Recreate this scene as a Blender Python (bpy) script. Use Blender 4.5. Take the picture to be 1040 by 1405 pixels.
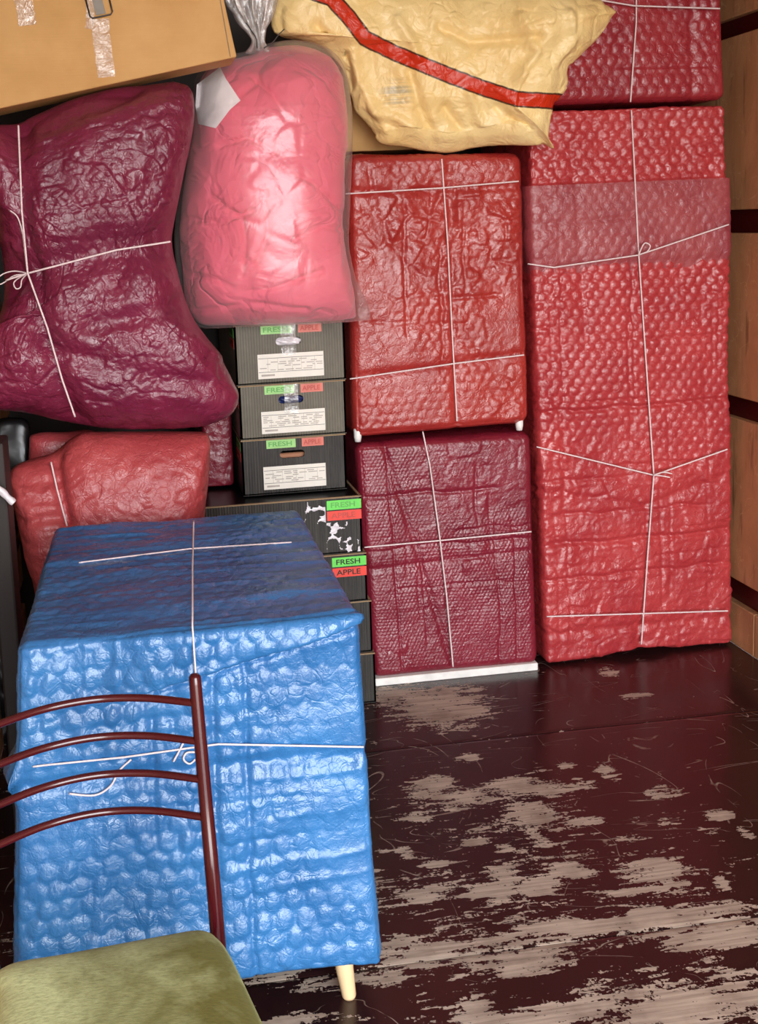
import bpy, bmesh, math, random
import numpy as np
from mathutils import Vector, Matrix
from mathutils.bvhtree import BVHTree

for o in list(bpy.data.objects):
    bpy.data.objects.remove(o)
S = bpy.context.scene
COL = S.collection
random.seed(4)

# ------------------------------------------------------------------ camera
FPX, PPX, PPY, CAMH = 1500.0, 370.0, 523.0, 1.537
YAW, PITCH, ROLL = math.radians(7.354936), math.radians(8.119722), math.radians(-2.576572)
fwd = Vector((math.sin(YAW)*math.cos(PITCH), math.cos(YAW)*math.cos(PITCH), -math.sin(PITCH)))
r0 = Vector((math.cos(YAW), -math.sin(YAW), 0)); u0 = r0.cross(fwd)
rgt = math.cos(ROLL)*r0 + math.sin(ROLL)*u0
upv = -math.sin(ROLL)*r0 + math.cos(ROLL)*u0
cam = bpy.data.cameras.new('camera'); co = bpy.data.objects.new('camera', cam); COL.objects.link(co)
M = Matrix.Identity(4)
for i in range(3):
    M[i][0], M[i][1], M[i][2] = rgt[i], upv[i], -fwd[i]
M[0][3], M[1][3], M[2][3] = 0, 0, CAMH
co.matrix_world = M
cam.sensor_fit = 'AUTO'; cam.sensor_width = 36.0
cam.lens = FPX/1405*36.0
cam.shift_x = (520-PPX)/1405.0
cam.shift_y = -(702.5-PPY)/1405.0
cam.clip_start = 0.05
S.camera = co

# ------------------------------------------------------------------ world, light, exposure
W = bpy.data.worlds.new('daylight'); S.world = W; W.use_nodes = True
wn, wl = W.node_tree.nodes, W.node_tree.links
wn.clear()
wo = wn.new('ShaderNodeOutputWorld'); bg = wn.new('ShaderNodeBackground')
tc = wn.new('ShaderNodeTexCoord'); sx = wn.new('ShaderNodeSeparateXYZ'); rp = wn.new('ShaderNodeValToRGB')
mr = wn.new('ShaderNodeMapRange'); mr.inputs[1].default_value = -1; mr.inputs[2].default_value = 1
wl.new(tc.outputs['Generated'], sx.inputs[0]); wl.new(sx.outputs[2], mr.inputs[0]); wl.new(mr.outputs[0], rp.inputs[0])
e = rp.color_ramp.elements
e[0].position = 0.40; e[0].color = (.30, .28, .26, 1)
e[1].position = 0.62; e[1].color = (.92, .96, 1.0, 1)
a_ = e.new(0.5); a_.color = (.85, .85, .84, 1)
wl.new(rp.outputs[0], bg.inputs[0]); bg.inputs[1].default_value = 9.0
wl.new(bg.outputs[0], wo.inputs[0])
DOOR_Y = -1.6
pl = bpy.data.lights.new('door_portal', 'AREA'); pl.shape = 'RECTANGLE'; pl.size = 2.5; pl.size_y = 2.7
po = bpy.data.objects.new('door_portal', pl); COL.objects.link(po)
po.location = (0.8, DOOR_Y, 1.37); po.rotation_euler = (math.radians(90), 0, 0)
pl.cycles.is_portal = True
vs = S.view_settings
vs.view_transform = 'Standard'; vs.look = 'None'; vs.gamma = 1.0; vs.use_curve_mapping = False
vs.exposure = 0.62
S.cycles.max_bounces = 8; S.cycles.transparent_max_bounces = 12
S.cycles.use_denoising = True
S.cycles.sample_clamp_indirect = 6.0

# ------------------------------------------------------------------ measuring helpers (photo sight lines to real places)
CAM = np.array([0, 0, CAMH])
def ray(x, y):
    d = fwd + rgt*((x-PPX)/FPX) - upv*((y-PPY)/FPX)
    return np.array(d)
def atY(x, y, Y):
    d = ray(x, y); return CAM + d*(Y/d[1])
def atZ(x, y, Z):
    d = ray(x, y); return CAM + d*((Z-CAMH)/d[2])

# ------------------------------------------------------------------ numpy noise
def _h(i, j, k, s):
    n = (i*374761393 + j*668265263 + k*2147483647 + s*1274126177) & 0xFFFFFFFF
    n = ((n ^ (n >> 13))*1103515245) & 0xFFFFFFFF
    n = ((n ^ (n >> 16))*668265263) & 0xFFFFFFFF
    return ((n ^ (n >> 15)) & 0xFFFF)/65535.0
def vnoise(p, s=0):
    p = np.asarray(p, float); f = np.floor(p); i = f.astype(np.int64); t = p-f; t = t*t*t*(t*(t*6-15)+10)
    r = 0
    for a in (0, 1):
        wa = t[:, 0] if a else 1-t[:, 0]
        for b in (0, 1):
            wb = t[:, 1] if b else 1-t[:, 1]
            for c in (0, 1):
                wc = t[:, 2] if c else 1-t[:, 2]
                r = r + wa*wb*wc*_h(i[:, 0]+a, i[:, 1]+b, i[:, 2]+c, s)
    return r
def fbm(p, o=3, s=0):
    r = 0; a = .5; q = np.array(p, float)
    for k in range(o):
        r = r + a*(vnoise(q, s+k*7)-.5); q = q*2.03+11.7; a *= .5
    return r*2
def ridge(p, o=3, s=0, pw=2.0):
    r = 0; a = .5; q = np.array(p, float); t = 0
    for k in range(o):
        r = r + a*(1-np.abs(2*vnoise(q, s+k*5)-1))**pw; t += a; q = q*1.93+5.3; a *= .55
    return r/t
def hexbump(a, b, sp):
    """round bubbles on a hexagonal lattice, 0..1"""
    sp2 = sp*math.sqrt(3)
    def d2(a, b):
        x = a/sp-np.round(a/sp); y = b/sp2-np.round(b/sp2)
        return (x*sp)**2+(y*sp2)**2
    d = np.sqrt(np.minimum(d2(a, b), d2(a-sp/2, b-sp2/2)))/(sp*.5)
    return np.sqrt(np.clip(1-(d/.92)**2, 0, 1))
def facets(a, b, sc, seed=0, soft=.18):
    """crumpled film: tilted flat facets meeting in pressed creases, about -.5..+.5"""
    x, y = np.asarray(a)*sc, np.asarray(b)*sc; ix, iy = np.floor(x).astype(np.int64), np.floor(y).astype(np.int64)
    d1 = np.full(len(x), 9.0); d2 = np.full(len(x), 9.0); h = np.zeros(len(x))
    for i in (-1, 0, 1):
        for j in (-1, 0, 1):
            cx, cy = ix+i, iy+j; z = cx*0
            dx, dy = x-cx-_h(cx, cy, z, seed), y-cy-_h(cx, cy, z+1, seed); d = np.sqrt(dx*dx+dy*dy)
            hh = dx*(_h(cx, cy, z+2, seed)-.5)*1.5+dy*(_h(cx, cy, z+3, seed)-.5)*1.5+.35*(_h(cx, cy, z+4, seed)-.5)
            c = d < d1; d2 = np.where(c, d1, np.minimum(d2, d)); h = np.where(c, hh, h); d1 = np.where(c, d, d1)
    e = np.clip((d2-d1)/soft, 0, 1); e = e*e*(3-2*e)
    return h*e+.18*(e-1)
def smooth(e0, e1, x):
    t = np.clip((x-e0)/(e1-e0), 0, 1); return t*t*(3-2*t)

# ------------------------------------------------------------------ object helpers
def rootloc(p):
    v = Vector((0, 0, 0))
    while p is not None:
        v = v + p.location; p = p.parent
    return np.array(v)
def mesh(name, verts, faces, smoothit=True):
    me = bpy.data.meshes.new(name)
    verts = np.asarray(verts, float)
    if isinstance(faces, np.ndarray):
        n, k = faces.shape
        me.vertices.add(len(verts)); me.vertices.foreach_set('co', verts.astype(np.float32).ravel())
        me.loops.add(n*k); me.loops.foreach_set('vertex_index', faces.astype(np.int32).ravel())
        me.polygons.add(n); me.polygons.foreach_set('loop_start', (np.arange(n)*k).astype(np.int32))
        me.polygons.foreach_set('loop_total', np.full(n, k, np.int32))
        me.update(calc_edges=True); me.validate()
    else:
        me.from_pydata([tuple(v) for v in verts], [], [tuple(f) for f in faces]); me.update()
    me.polygons.foreach_set('use_smooth', [smoothit]*len(me.polygons))
    return me
def obj(name, verts, faces, mat, parent=None, smoothit=True, loc=None):
    """one mesh object from world-space vertices"""
    verts = np.asarray(verts, float)
    if parent is not None:
        base = rootloc(parent); org = np.zeros(3)
    else:
        org = np.array(loc) if loc is not None else np.array([(verts[:, 0].min()+verts[:, 0].max())/2, (verts[:, 1].min()+verts[:, 1].max())/2, verts[:, 2].min()])
        base = org
    me = mesh(name, verts-base, faces, smoothit)
    if mat: me.materials.append(mat)
    o = bpy.data.objects.new(name, me); COL.objects.link(o)
    if parent is not None: o.parent = parent
    else: o.location = org
    return o
def thing(name, label, cat, loc, group=None):
    o = bpy.data.objects.new(name, None); COL.objects.link(o)
    o.empty_display_size = .05
    o.location = loc; tag(o, label, cat, group); return o
def tag(o, label=None, cat=None, group=None, kind=None):
    if label: o['label'] = label
    if cat: o['category'] = cat
    if group: o['group'] = group
    if kind: o['kind'] = kind
    return o
def bm_arrays(bm):
    bm.verts.index_update()
    v = np.array([x.co[:] for x in bm.verts]); f = [[q.index for q in p.verts] for p in bm.faces]
    bm.free(); return v, f
def box_vf(x0, x1, y0, y1, z0, z1, bev=0.0, seg=1):
    bm = bmesh.new(); bmesh.ops.create_cube(bm, size=1)
    for v in bm.verts:
        v.co = (x0 if v.co.x < 0 else x1, y0 if v.co.y < 0 else y1, z0 if v.co.z < 0 else z1)
    if bev: bmesh.ops.bevel(bm, geom=list(bm.edges), offset=bev, segments=seg, profile=.5, affect='EDGES')
    return bm_arrays(bm)
def box(name, x0, x1, y0, y1, z0, z1, mat, parent=None, bev=0.0, seg=1, sm=False):
    v, f = box_vf(x0, x1, y0, y1, z0, z1, bev, seg)
    return obj(name, v, f, mat, parent, sm)
def merge(*vfs):
    V = []; Fa = []; n = 0
    for v, f in vfs:
        V.append(np.asarray(v)); Fa += [[i+n for i in q] for q in f]; n += len(v)
    return np.concatenate(V), Fa
def tube_vf(pts, rad, n=8, caps=True):
    P = [Vector(p) for p in pts]; R = rad if hasattr(rad, '__len__') else [rad]*len(P)
    V = []; Fa = []; prev = None
    for i, p in enumerate(P):
        t = (P[min(i+1, len(P)-1)]-P[max(i-1, 0)])
        if t.length < 1e-9: t = Vector((0, 0, 1))
        t.normalize()
        if prev is None:
            a = t.orthogonal().normalized()
        else:
            a = (prev - t*prev.dot(t))
            a = a.normalized() if a.length > 1e-6 else t.orthogonal().normalized()
        prev = a; b = t.cross(a)
        for k in range(n):
            an = 2*math.pi*k/n
            V.append(tuple(p+(a*math.cos(an)+b*math.sin(an))*R[i]))
    for i in range(len(P)-1):
        for k in range(n):
            Fa.append([i*n+k, i*n+(k+1) % n, (i+1)*n+(k+1) % n, (i+1)*n+k])
    if caps:
        Fa.append(list(range(n-1, -1, -1))); Fa.append([(len(P)-1)*n+k for k in range(n)])
    return np.array(V), Fa
def catmull(pts, per=8, closed=False):
    P = [np.array(p, float) for p in pts]; n = len(P); out = []
    for i in range(n if closed else n-1):
        if closed: a, b, c, d = P[(i-1) % n], P[i], P[(i+1) % n], P[(i+2) % n]
        else: a, b, c, d = P[max(i-1, 0)], P[i], P[i+1], P[min(i+2, n-1)]
        for k in range(per):
            t = k/per
            out.append(.5*((2*b)+(-a+c)*t+(2*a-5*b+4*c-d)*t*t+(-a+3*b-3*c+d)*t**3))
    if not closed: out.append(P[-1])
    return np.array(out)

# ------------------------------------------------------------------ materials
def srgb(r, g, b):
    return tuple(((c/255)/12.92 if c/255 <= .04045 else ((c/255+.055)/1.055)**2.4) for c in (r, g, b))+(1,)
class MB:
    def __init__(s, name):
        s.m = bpy.data.materials.new(name); s.m.use_nodes = True
        s.n, s.l = s.m.node_tree.nodes, s.m.node_tree.links; s.n.clear()
        s.out = s.n.new('ShaderNodeOutputMaterial'); s.b = s.n.new('ShaderNodeBsdfPrincipled')
        s.l.new(s.b.outputs[0], s.out.inputs[0])
        s.tc = s.n.new('ShaderNodeTexCoord')
    def set(s, **k):
        for a, v in k.items(): s.b.inputs[a.replace('_', ' ')].default_value = v
    def lk(s, a, b): s.l.new(a, b)
    def mapping(s, scale=(1, 1, 1), rot=(0, 0, 0), src='Object'):
        m = s.n.new('ShaderNodeMapping'); m.inputs['Scale'].default_value = scale; m.inputs['Rotation'].default_value = rot
        s.lk(s.tc.outputs[src], m.inputs[0]); return m.outputs[0]
    def noise(s, vec, scale, detail=3, rough=.55, ridged=False, dist=0.0):
        t = s.n.new('ShaderNodeTexNoise')
        if ridged: t.noise_type = 'RIDGED_MULTIFRACTAL'
        t.inputs['Scale'].default_value = scale; t.inputs['Detail'].default_value = detail; t.inputs['Roughness'].default_value = rough
        t.inputs['Distortion'].default_value = dist
        s.lk(vec, t.inputs['Vector']); return t.outputs[0]
    def voro(s, vec, scale, feat='DISTANCE_TO_EDGE'):
        t = s.n.new('ShaderNodeTexVoronoi'); t.feature = feat; t.inputs['Scale'].default_value = scale
        s.lk(vec, t.inputs['Vector']); return t.outputs[0]
    def math(s, op, a, b=None, c=None, clamp=False):
        t = s.n.new('ShaderNodeMath'); t.operation = op; t.use_clamp = clamp
        for i, x in enumerate((a, b, c)):
            if x is None: continue
            if isinstance(x, (int, float)): t.inputs[i].default_value = x
            else: s.lk(x, t.inputs[i])
        return t.outputs[0]
    def range(s, x, a, b, c=0, d=1, sm=False):
        t = s.n.new('ShaderNodeMapRange'); s.lk(x, t.inputs[0])
        if sm: t.interpolation_type = 'SMOOTHSTEP'
        for i, v in enumerate((a, b, c, d)): t.inputs[i+1].default_value = v
        return t.outputs[0]
    def mix(s, f, a, b):
        t = s.n.new('ShaderNodeMix'); t.data_type = 'RGBA'
        for i, x in ((0, f), (6, a), (7, b)):
            if isinstance(x, (int, float, tuple)): t.inputs[i].default_value = x
            else: s.lk(x, t.inputs[i])
        return t.outputs[2]
    def attr(s, name):
        t = s.n.new('ShaderNodeAttribute'); t.attribute_name = name; return t.outputs['Fac']
    def bump(s, h, dist, strength=1.0, prev=None):
        t = s.n.new('ShaderNodeBump'); t.inputs['Distance'].default_value = dist; t.inputs['Strength'].default_value = strength
        s.lk(h, t.inputs['Height'])
        if prev is not None: s.lk(prev, t.inputs['Normal'])
        return t.outputs[0]
    def normal(s, n): s.lk(n, s.b.inputs['Normal'])
    def color(s, c):
        if isinstance(c, tuple): s.b.inputs['Base Color'].default_value = c
        else: s.lk(c, s.b.inputs['Base Color'])

def wrap_mat(name, c0, c1, rough=.3, fine=75, spec=.7, bumpd=.0035, cell=30, crease=.28):
    m = MB(name); o = m.mapping()
    n1 = m.noise(o, 5, 4); n2 = m.noise(o, fine, 3, .6, dist=.2)
    m.color(m.mix(m.range(n1, .35, .65), c0, c1))
    r = m.range(m.noise(o, 17, 3), .3, .7, rough-.06, rough+.12)
    m.lk(r, m.b.inputs['Roughness'])
    m.set(Specular_IOR_Level=spec)
    nz = m.n.new('ShaderNodeTexNoise'); nz.inputs['Scale'].default_value = 16; m.lk(o, nz.inputs['Vector'])
    vm = m.n.new('ShaderNodeVectorMath'); vm.operation = 'MULTIPLY_ADD'; vm.inputs[1].default_value = (.045,)*3
    m.lk(nz.outputs['Color'], vm.inputs[0]); m.lk(o, vm.inputs[2])
    v1 = m.range(m.voro(vm.outputs[0], cell*.9), 0, .07, sm=True); v2 = m.range(m.voro(vm.outputs[0], cell*2.3), 0, .10, sm=True)
    on = m.range(m.noise(o, 6, 3), .38, .62)
    b1 = m.bump(m.noise(o, cell*1.3, 4, .62, dist=.3), bumpd*1.3, .7)
    b2 = m.bump(m.math('MULTIPLY', v1, on), bumpd*.45, crease, b1)
    b3 = m.bump(m.math('MULTIPLY', v2, m.range(m.noise(o, 9, 3), .62, .40)), bumpd*.3, crease, b2)
    m.normal(m.bump(n2, bumpd*.45, .5, b3))
    return m.m
M_TALL = wrap_mat('crimson_bubble_film', srgb(166, 48, 54), srgb(184, 62, 64), .29)
M_FLAP = wrap_mat('pale_crimson_film_flap', srgb(148, 58, 66), srgb(164, 74, 78), .36)
M_TOPRED = wrap_mat('deep_crimson_bubble_film', srgb(140, 34, 46), srgb(158, 46, 54), .29)
M_SCARLET = wrap_mat('scarlet_bubble_film', srgb(154, 40, 38), srgb(172, 54, 48), .29)
M_MAROON = wrap_mat('maroon_bubble_film', srgb(116, 24, 42), srgb(134, 34, 52), .30)
M_PLUM = wrap_mat('plum_bubble_film', srgb(106, 24, 54), srgb(126, 36, 66), .34, crease=.4)
M_ROSE = wrap_mat('rose_red_film', srgb(166, 58, 64), srgb(186, 78, 80), .40, crease=.4)
M_BLUE = wrap_mat('blue_bubble_film', srgb(40, 100, 158), srgb(56, 120, 180), .28, cell=24, bumpd=.004)

def plain(name, c, rough=.5, spec=.5, metal=0.0, var=.12, scale=20, bump=0.0):
    m = MB(name); o = m.mapping(); n = m.noise(o, scale, 4)
    d = tuple(x*(1-var) for x in c[:3])+(1,); u = tuple(min(1, x*(1+var)) for x in c[:3])+(1,)
    m.color(m.mix(m.range(n, .3, .7), d, u)); m.set(Roughness=rough, Specular_IOR_Level=spec, Metallic=metal)
    if bump: m.normal(m.bump(n, bump, .7))
    return m.m
M_TWINE = plain('twine_white', srgb(232, 214, 214), .6, .3, scale=200)
M_WHITE = plain('white_board', srgb(238, 236, 232), .4)
M_DARKRED = plain('dark_red_paint', srgb(70, 14, 16), .35, scale=8)
M_DARKWALL = plain('dark_brown_panel', srgb(38, 29, 26), .6, scale=5)
M_CEIL = plain('pale_truck_roof', srgb(200, 198, 190), .7, scale=3)
M_BLACK = plain('black_film', srgb(14, 13, 15), .3, scale=9)
M_CARDEDGE = plain('card_edge_brown', srgb(150, 125, 95), .8, scale=60)
M_GREEN = plain('green_sticker', srgb(104, 214, 84), .45)
M_GREENPALE = plain('pale_green_sticker', srgb(150, 205, 120), .45)
M_RED = plain('red_sticker', srgb(232, 66, 52), .45)
M_REDPALE = plain('pale_red_sticker', srgb(208, 108, 92), .45)
M_INK = plain('dark_ink', srgb(24, 30, 22), .6)
M_INKFADE_G = plain('faded_green_ink', srgb(96, 168, 84), .6)
M_INKFADE_R = plain('faded_red_ink', srgb(190, 76, 66), .6)
M_PAPER = plain('label_paper', srgb(232, 228, 218), .6, var=.03)
M_PRINT = plain('grey_print', srgb(176, 168, 160), .7)
M_PRINTD = plain('dark_print', srgb(90, 84, 82), .7)
M_BIRCH = plain('birch_leg', srgb(236, 205, 160), .42, scale=12)
M_PATCH = plain('paper_patch', srgb(250, 244, 246), .7, var=.04, scale=30, bump=.004)
M_STEEL = plain('grey_wire', srgb(70, 66, 64), .4, metal=.6)
M_NAVY = plain('navy_plastic', srgb(32, 44, 92), .25, scale=30, bump=.006)
M_WHITEPLASTIC = plain('white_plastic', srgb(226, 220, 226), .25, scale=40, bump=.006)
M_BROWNHOLE = plain('brown_content', srgb(176, 122, 92), .7)
M_GREY = plain('grey_patch', srgb(134, 128, 118), .5)

def card_mat():
    m = MB('cardboard'); o = m.mapping((1, 1, 1)); st = m.mapping((3, 3, 90))
    n = m.noise(o, 6, 5); n2 = m.noise(st, 3, 3)
    c = m.mix(m.range(n, .3, .7), srgb(196, 150, 92), srgb(212, 168, 110))
    m.color(m.mix(m.range(n2, .35, .8, 0, .07), c, srgb(176, 132, 80))); m.set(Roughness=.72, Specular_IOR_Level=.25)
    m.normal(m.bump(n2, .0006, .5)); return m.m
M_CARD = card_mat()
def applebox_mat(name, c0, c1):
    m = MB(name); o = m.mapping()
    sp = m.n.new('ShaderNodeSeparateXYZ'); m.lk(o, sp.inputs[0])
    xy = m.math('ADD', sp.outputs[0], sp.outputs[1])
    w = m.math('SINE', m.math('MULTIPLY', xy, 2*math.pi/.0085))
    n = m.noise(o, 8, 5); n2 = m.noise(m.mapping((60, 60, 2)), 2, 3)
    c = m.mix(m.range(n, .3, .75), c0, c1)
    m.color(m.mix(m.math('MULTIPLY', m.range(n2, .45, .75), .35), c, srgb(104, 100, 90)))
    m.color(m.mix(m.range(w, -.2, -.9, 0, .32), m.b.inputs['Base Color'].links[0].from_socket, srgb(30, 29, 28)))
    m.set(Roughness=.42, Specular_IOR_Level=.5)
    m.normal(m.bump(w, .0010, .8)); return m.m
M_APPLE = applebox_mat('black_card_painted_sheen', srgb(98, 94, 83), srgb(128, 123, 109))  # grey sheen of the glossy black card put into its base colour
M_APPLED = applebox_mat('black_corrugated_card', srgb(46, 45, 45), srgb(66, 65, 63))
def wood_mat():
    m = MB('plywood_wall'); o = m.mapping(); g = m.mapping((14, 3.5, 1.2)); g2 = m.mapping((20, 9, 1.1))
    n = m.noise(g, 2.0, 6, .6, dist=1.2); big = m.noise(o, 2.3, 3); st = m.noise(g2, 3.2, 4, .6)
    c = m.mix(m.range(n, .3, .7), srgb(170, 120, 80), srgb(200, 150, 106))
    c = m.mix(m.math('MULTIPLY', m.range(st, .58, .72), .75), c, srgb(84, 52, 34))
    c = m.mix(m.math('MULTIPLY', m.range(big, .55, .75), .4), c, srgb(120, 92, 66))
    sc = m.math('ABSOLUTE', m.math('SUBTRACT', m.noise(o, 7, 2, .5, dist=1.5), .5))
    c = m.mix(m.range(sc, .0, .006, .55, 0), c, srgb(214, 178, 132))
    m.color(c); m.set(Roughness=.55); m.normal(m.bump(n, .001, .6)); return m.m
M_WOOD = wood_mat()
def floor_mat():
    m = MB('worn_painted_plywood'); o = m.mapping()
    st = m.mapping((1.0, 2.6, 1)); st2 = m.mapping((1.0, 4.5, 1))
    big = m.noise(st, 5.0, 3, .55, dist=.3); mid = m.noise(st2, 14, 5, .62, dist=.5); fin = m.noise(o, 130, 3, .6)
    wear = m.attr('wear')
    v = m.math('ADD', wear, m.math('MULTIPLY', m.math('SUBTRACT', big, .5), 2.0))
    v = m.math('ADD', v, m.math('MULTIPLY', m.math('SUBTRACT', mid, .5), 3.3))
    v = m.math('ADD', v, m.math('MULTIPLY', m.math('SUBTRACT', fin, .5), 1.5))
    mask = m.range(v, -.03, .05, 0, 1, True)
    s1 = m.math('ABSOLUTE', m.math('SUBTRACT', m.noise(m.mapping((1, .6, 1), (0, 0, .5)), 3.1, 2, .5, dist=1.0), .5))
    s2 = m.math('ABSOLUTE', m.math('SUBTRACT', m.noise(m.mapping((.5, 2.0, 1), (0, 0, -.1)), 4.3, 2, .5, dist=.8), .5))
    brk = m.range(m.noise(o, 12, 3), .48, .6)
    sc = m.math('MULTIPLY', m.math('MAXIMUM', m.range(s1, .0008, .0025, .8, 0), m.range(s2, .0008, .003, .8, 0)), brk)
    mask = m.math('MAXIMUM', mask, sc)
    gr = m.noise(m.mapping((2.2, 40, 1)), 3, 5, .6)
    wood = m.mix(m.range(gr, .3, .7), srgb(148, 132, 120), srgb(204, 188, 172))
    dirt = m.noise(o, 9, 4)
    wood = m.mix(m.math('MULTIPLY', m.range(dirt, .5, .7), .5), wood, srgb(104, 84, 72))
    paint = m.mix(m.range(m.noise(o, 3.5, 4), .35, .65), srgb(36, 20, 21), srgb(50, 25, 26))
    m.color(m.mix(mask, paint, wood))
    m.lk(m.range(mask, 0, 1, .24, .7), m.b.inputs['Roughness'])
    b = m.bump(mask, .0012, .7); inv = b.node; inv.invert = True
    m.normal(m.bump(m.noise(o, 40, 3), .0012, .35, b)); return m.m
M_FLOOR = floor_mat()
def pink_mat():
    m = MB('pink_bedding'); o = m.mapping(); n = m.noise(o, 4, 4)
    m.color(m.mix(m.range(n, .3, .7), srgb(226, 96, 120), srgb(238, 118, 138)))
    m.set(Roughness=.7, Sheen_Weight=.2, Specular_IOR_Level=.2)
    w = m.math('ABSOLUTE', m.math('SUBTRACT', m.noise(o, 7, 3, .5, dist=.7), .5))
    m.normal(m.bump(m.range(w, 0, .08), .006, .7)); return m.m
M_PINK = pink_mat()
def film_mat(name='clear_film', base=.10, edge=.55, tint=(1, 1, 1, 1), scale=9, bd=.012):
    m = MB(name); m.n.remove(m.b); o = m.mapping()
    tr = m.n.new('ShaderNodeBsdfTransparent'); tr.inputs[0].default_value = tint
    gl = m.n.new('ShaderNodeBsdfGlossy'); gl.inputs['Roughness'].default_value = .24; gl.inputs['Color'].default_value = (.95, .95, .95, 1)
    df = m.n.new('ShaderNodeBsdfDiffuse'); df.inputs[0].default_value = (.85, .82, .82, 1)
    lw = m.n.new('ShaderNodeLayerWeight'); lw.inputs[0].default_value = .35
    nz = m.noise(o, scale, 4, .6, dist=.8); b = m.bump(nz, bd, .8)
    m.lk(b, gl.inputs['Normal']); m.lk(b, lw.inputs['Normal'])
    f = m.range(lw.outputs['Facing'], 0, 1, base, edge)
    a = m.n.new('ShaderNodeMixShader'); m.lk(f, a.inputs[0]); m.lk(tr.outputs[0], a.inputs[1])
    mm = m.n.new('ShaderNodeMixShader'); mm.inputs[0].default_value = .62
    m.lk(df.outputs[0], mm.inputs[1]); m.lk(gl.outputs[0], mm.inputs[2]); m.lk(mm.outputs[0], a.inputs[2])
    m.lk(a.outputs[0], m.out.inputs[0]); return m.m
M_FILM = film_mat(base=.08, edge=.5, bd=.005)
M_NECK = film_mat('gathered_film', .30, .8, scale=26)
M_TAPE = film_mat('clear_tape', .28, .5, scale=40)
def yellow_mat():
    m = MB('yellow_sack'); o = m.mapping(); n = m.noise(o, 5, 4)
    c = m.mix(m.range(n, .3, .7), srgb(244, 210, 138), srgb(249, 225, 163))
    blot = m.noise(o, 3.2, 3)
    c = m.mix(m.range(blot, .6, .75, 0, .35), c, srgb(238, 178, 84))
    d = m.attr('stripe')
    nz = m.math('ADD', d, m.math('MULTIPLY', m.math('SUBTRACT', m.noise(o, 30, 3), .5), .006))
    inside = m.range(nz, -.027, -.024, 1, 0); ink = m.range(nz, -.0215, -.0185, 1, 0)
    c = m.mix(ink, c, srgb(70, 44, 30)); c = m.mix(inside, c, srgb(206, 52, 22))
    gp = m.attr('smudge'); c = m.mix(m.math('MULTIPLY', gp, m.range(m.noise(m.mapping((1, 1, 60)), 2, 2), .4, .6)), c, srgb(166, 156, 122))
    m.color(c); m.set(Roughness=.33, Specular_IOR_Level=.5)
    m.normal(m.bump(m.noise(o, 16, 5, .6, dist=.6), .014, .7)); return m.m
M_YELLOW = yellow_mat()
def velvet_mat():
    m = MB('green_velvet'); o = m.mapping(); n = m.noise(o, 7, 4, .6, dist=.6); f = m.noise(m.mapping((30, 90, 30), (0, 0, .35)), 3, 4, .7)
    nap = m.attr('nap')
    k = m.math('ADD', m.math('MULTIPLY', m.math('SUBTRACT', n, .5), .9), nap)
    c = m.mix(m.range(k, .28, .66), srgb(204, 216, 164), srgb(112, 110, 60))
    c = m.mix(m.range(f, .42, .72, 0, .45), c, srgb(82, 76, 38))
    m.color(c); m.set(Roughness=.9, Sheen_Weight=.35, Sheen_Roughness=.4, Specular_IOR_Level=.1)
    m.b.inputs['Sheen Tint'].default_value = srgb(210, 220, 160)
    m.normal(m.bump(f, .0015, .5)); return m.m
M_VELVET = velvet_mat()
M_LACQUER = plain('maroon_lacquer', srgb(66, 12, 20), .15, .7, scale=4); 

# ------------------------------------------------------------------ setting
XL, XR, YB, ZC = -0.45, 2.055, 4.12, 2.75
fl = box('floor', XL-.05, XR+.08, DOOR_Y, YB+.05, -.08, -.018, M_DARKRED); tag(fl, kind='structure')
BL = [(601,966,66,27,1),(545,955,45,12,.5),(593,1076,36,14,1),(620,1096,54,12,.9),(700,1076,36,9,1),(752,1084,66,8,1),(735,1122,36,18,.9),(806,1128,30,7,1),
      (913,1087,25,8,1),(988,1118,18,9,1),(740,1154,16,9,.8),(654,1156,22,7,.9),(690,1163,14,6,.8),(896,1194,48,17,1),(925,1209,20,9,1),(690,1198,26,18,.9),
      (672,1222,32,15,.9),(740,1215,36,12,.9),(590,1226,38,11,1),(596,1186,26,8,.9),(556,1168,13,9,.8),(526,1167,11,5,.8),(868,1223,50,5,.9),(786,1195,32,12,.9),
      (900,1261,150,13,1),(985,1279,110,20,1),(722,1324,66,15,1),(765,1272,56,12,1),(630,1296,120,6,.9),(560,1318,70,5,.8),(526,1342,34,11,1),
      (790,1388,110,18,1),(950,1384,150,24,1),(654,1390,32,24,1),(1010,1345,50,20,.9),(990,1212,10,8,.9),(1023,1143,9,8,.9),(833,1059,12,12,.8),(780,1052,13,5,.9),
      (792,1070,9,4,.9),(530,1296,40,10,.8),(470,1345,60,8,.7),(380,1335,50,9,.7),(400,1400,60,8,.6),(870,955,20,3,.8),(835,922,10,6,.6),(640,1040,14,5,.6),(570,1120,26,8,.7)]
def wear_field(P):
    n = len(P); X, Y = P[:, 0], P[:, 1]
    w = -.88+.30*smooth(3.0, 1.9, Y)+.30*np.exp(-((X-.72)/.38)**2-((Y-2.40)/.34)**2)-.16*smooth(1.2, 1.9, X)+.16*smooth(.25, .05, np.abs(X-.9)/3)
    w = w + .34*np.exp(-((Y-2.04)/.04)**2)*smooth(.1, .8, X) + .15*np.exp(-((Y-2.955)/.012)**2)
    w = w + .62*smooth(1.95, 1.82, Y)*smooth(.5, .9, X)
    for (px, py, rx, ry, a) in BL:
        c = atZ(px, py, 0); ex = atZ(px+rx, py, 0); ey = atZ(px, py-ry, 0)
        rX = abs(ex[0]-c[0]); rY = abs(ey[1]-c[1])
        d = ((X-c[0])/rX)**2+((Y-c[1])/rY)**2
        w = np.maximum(w, a*.50*(1.1-d))
    return np.clip(w, -1.2, .8)
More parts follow.
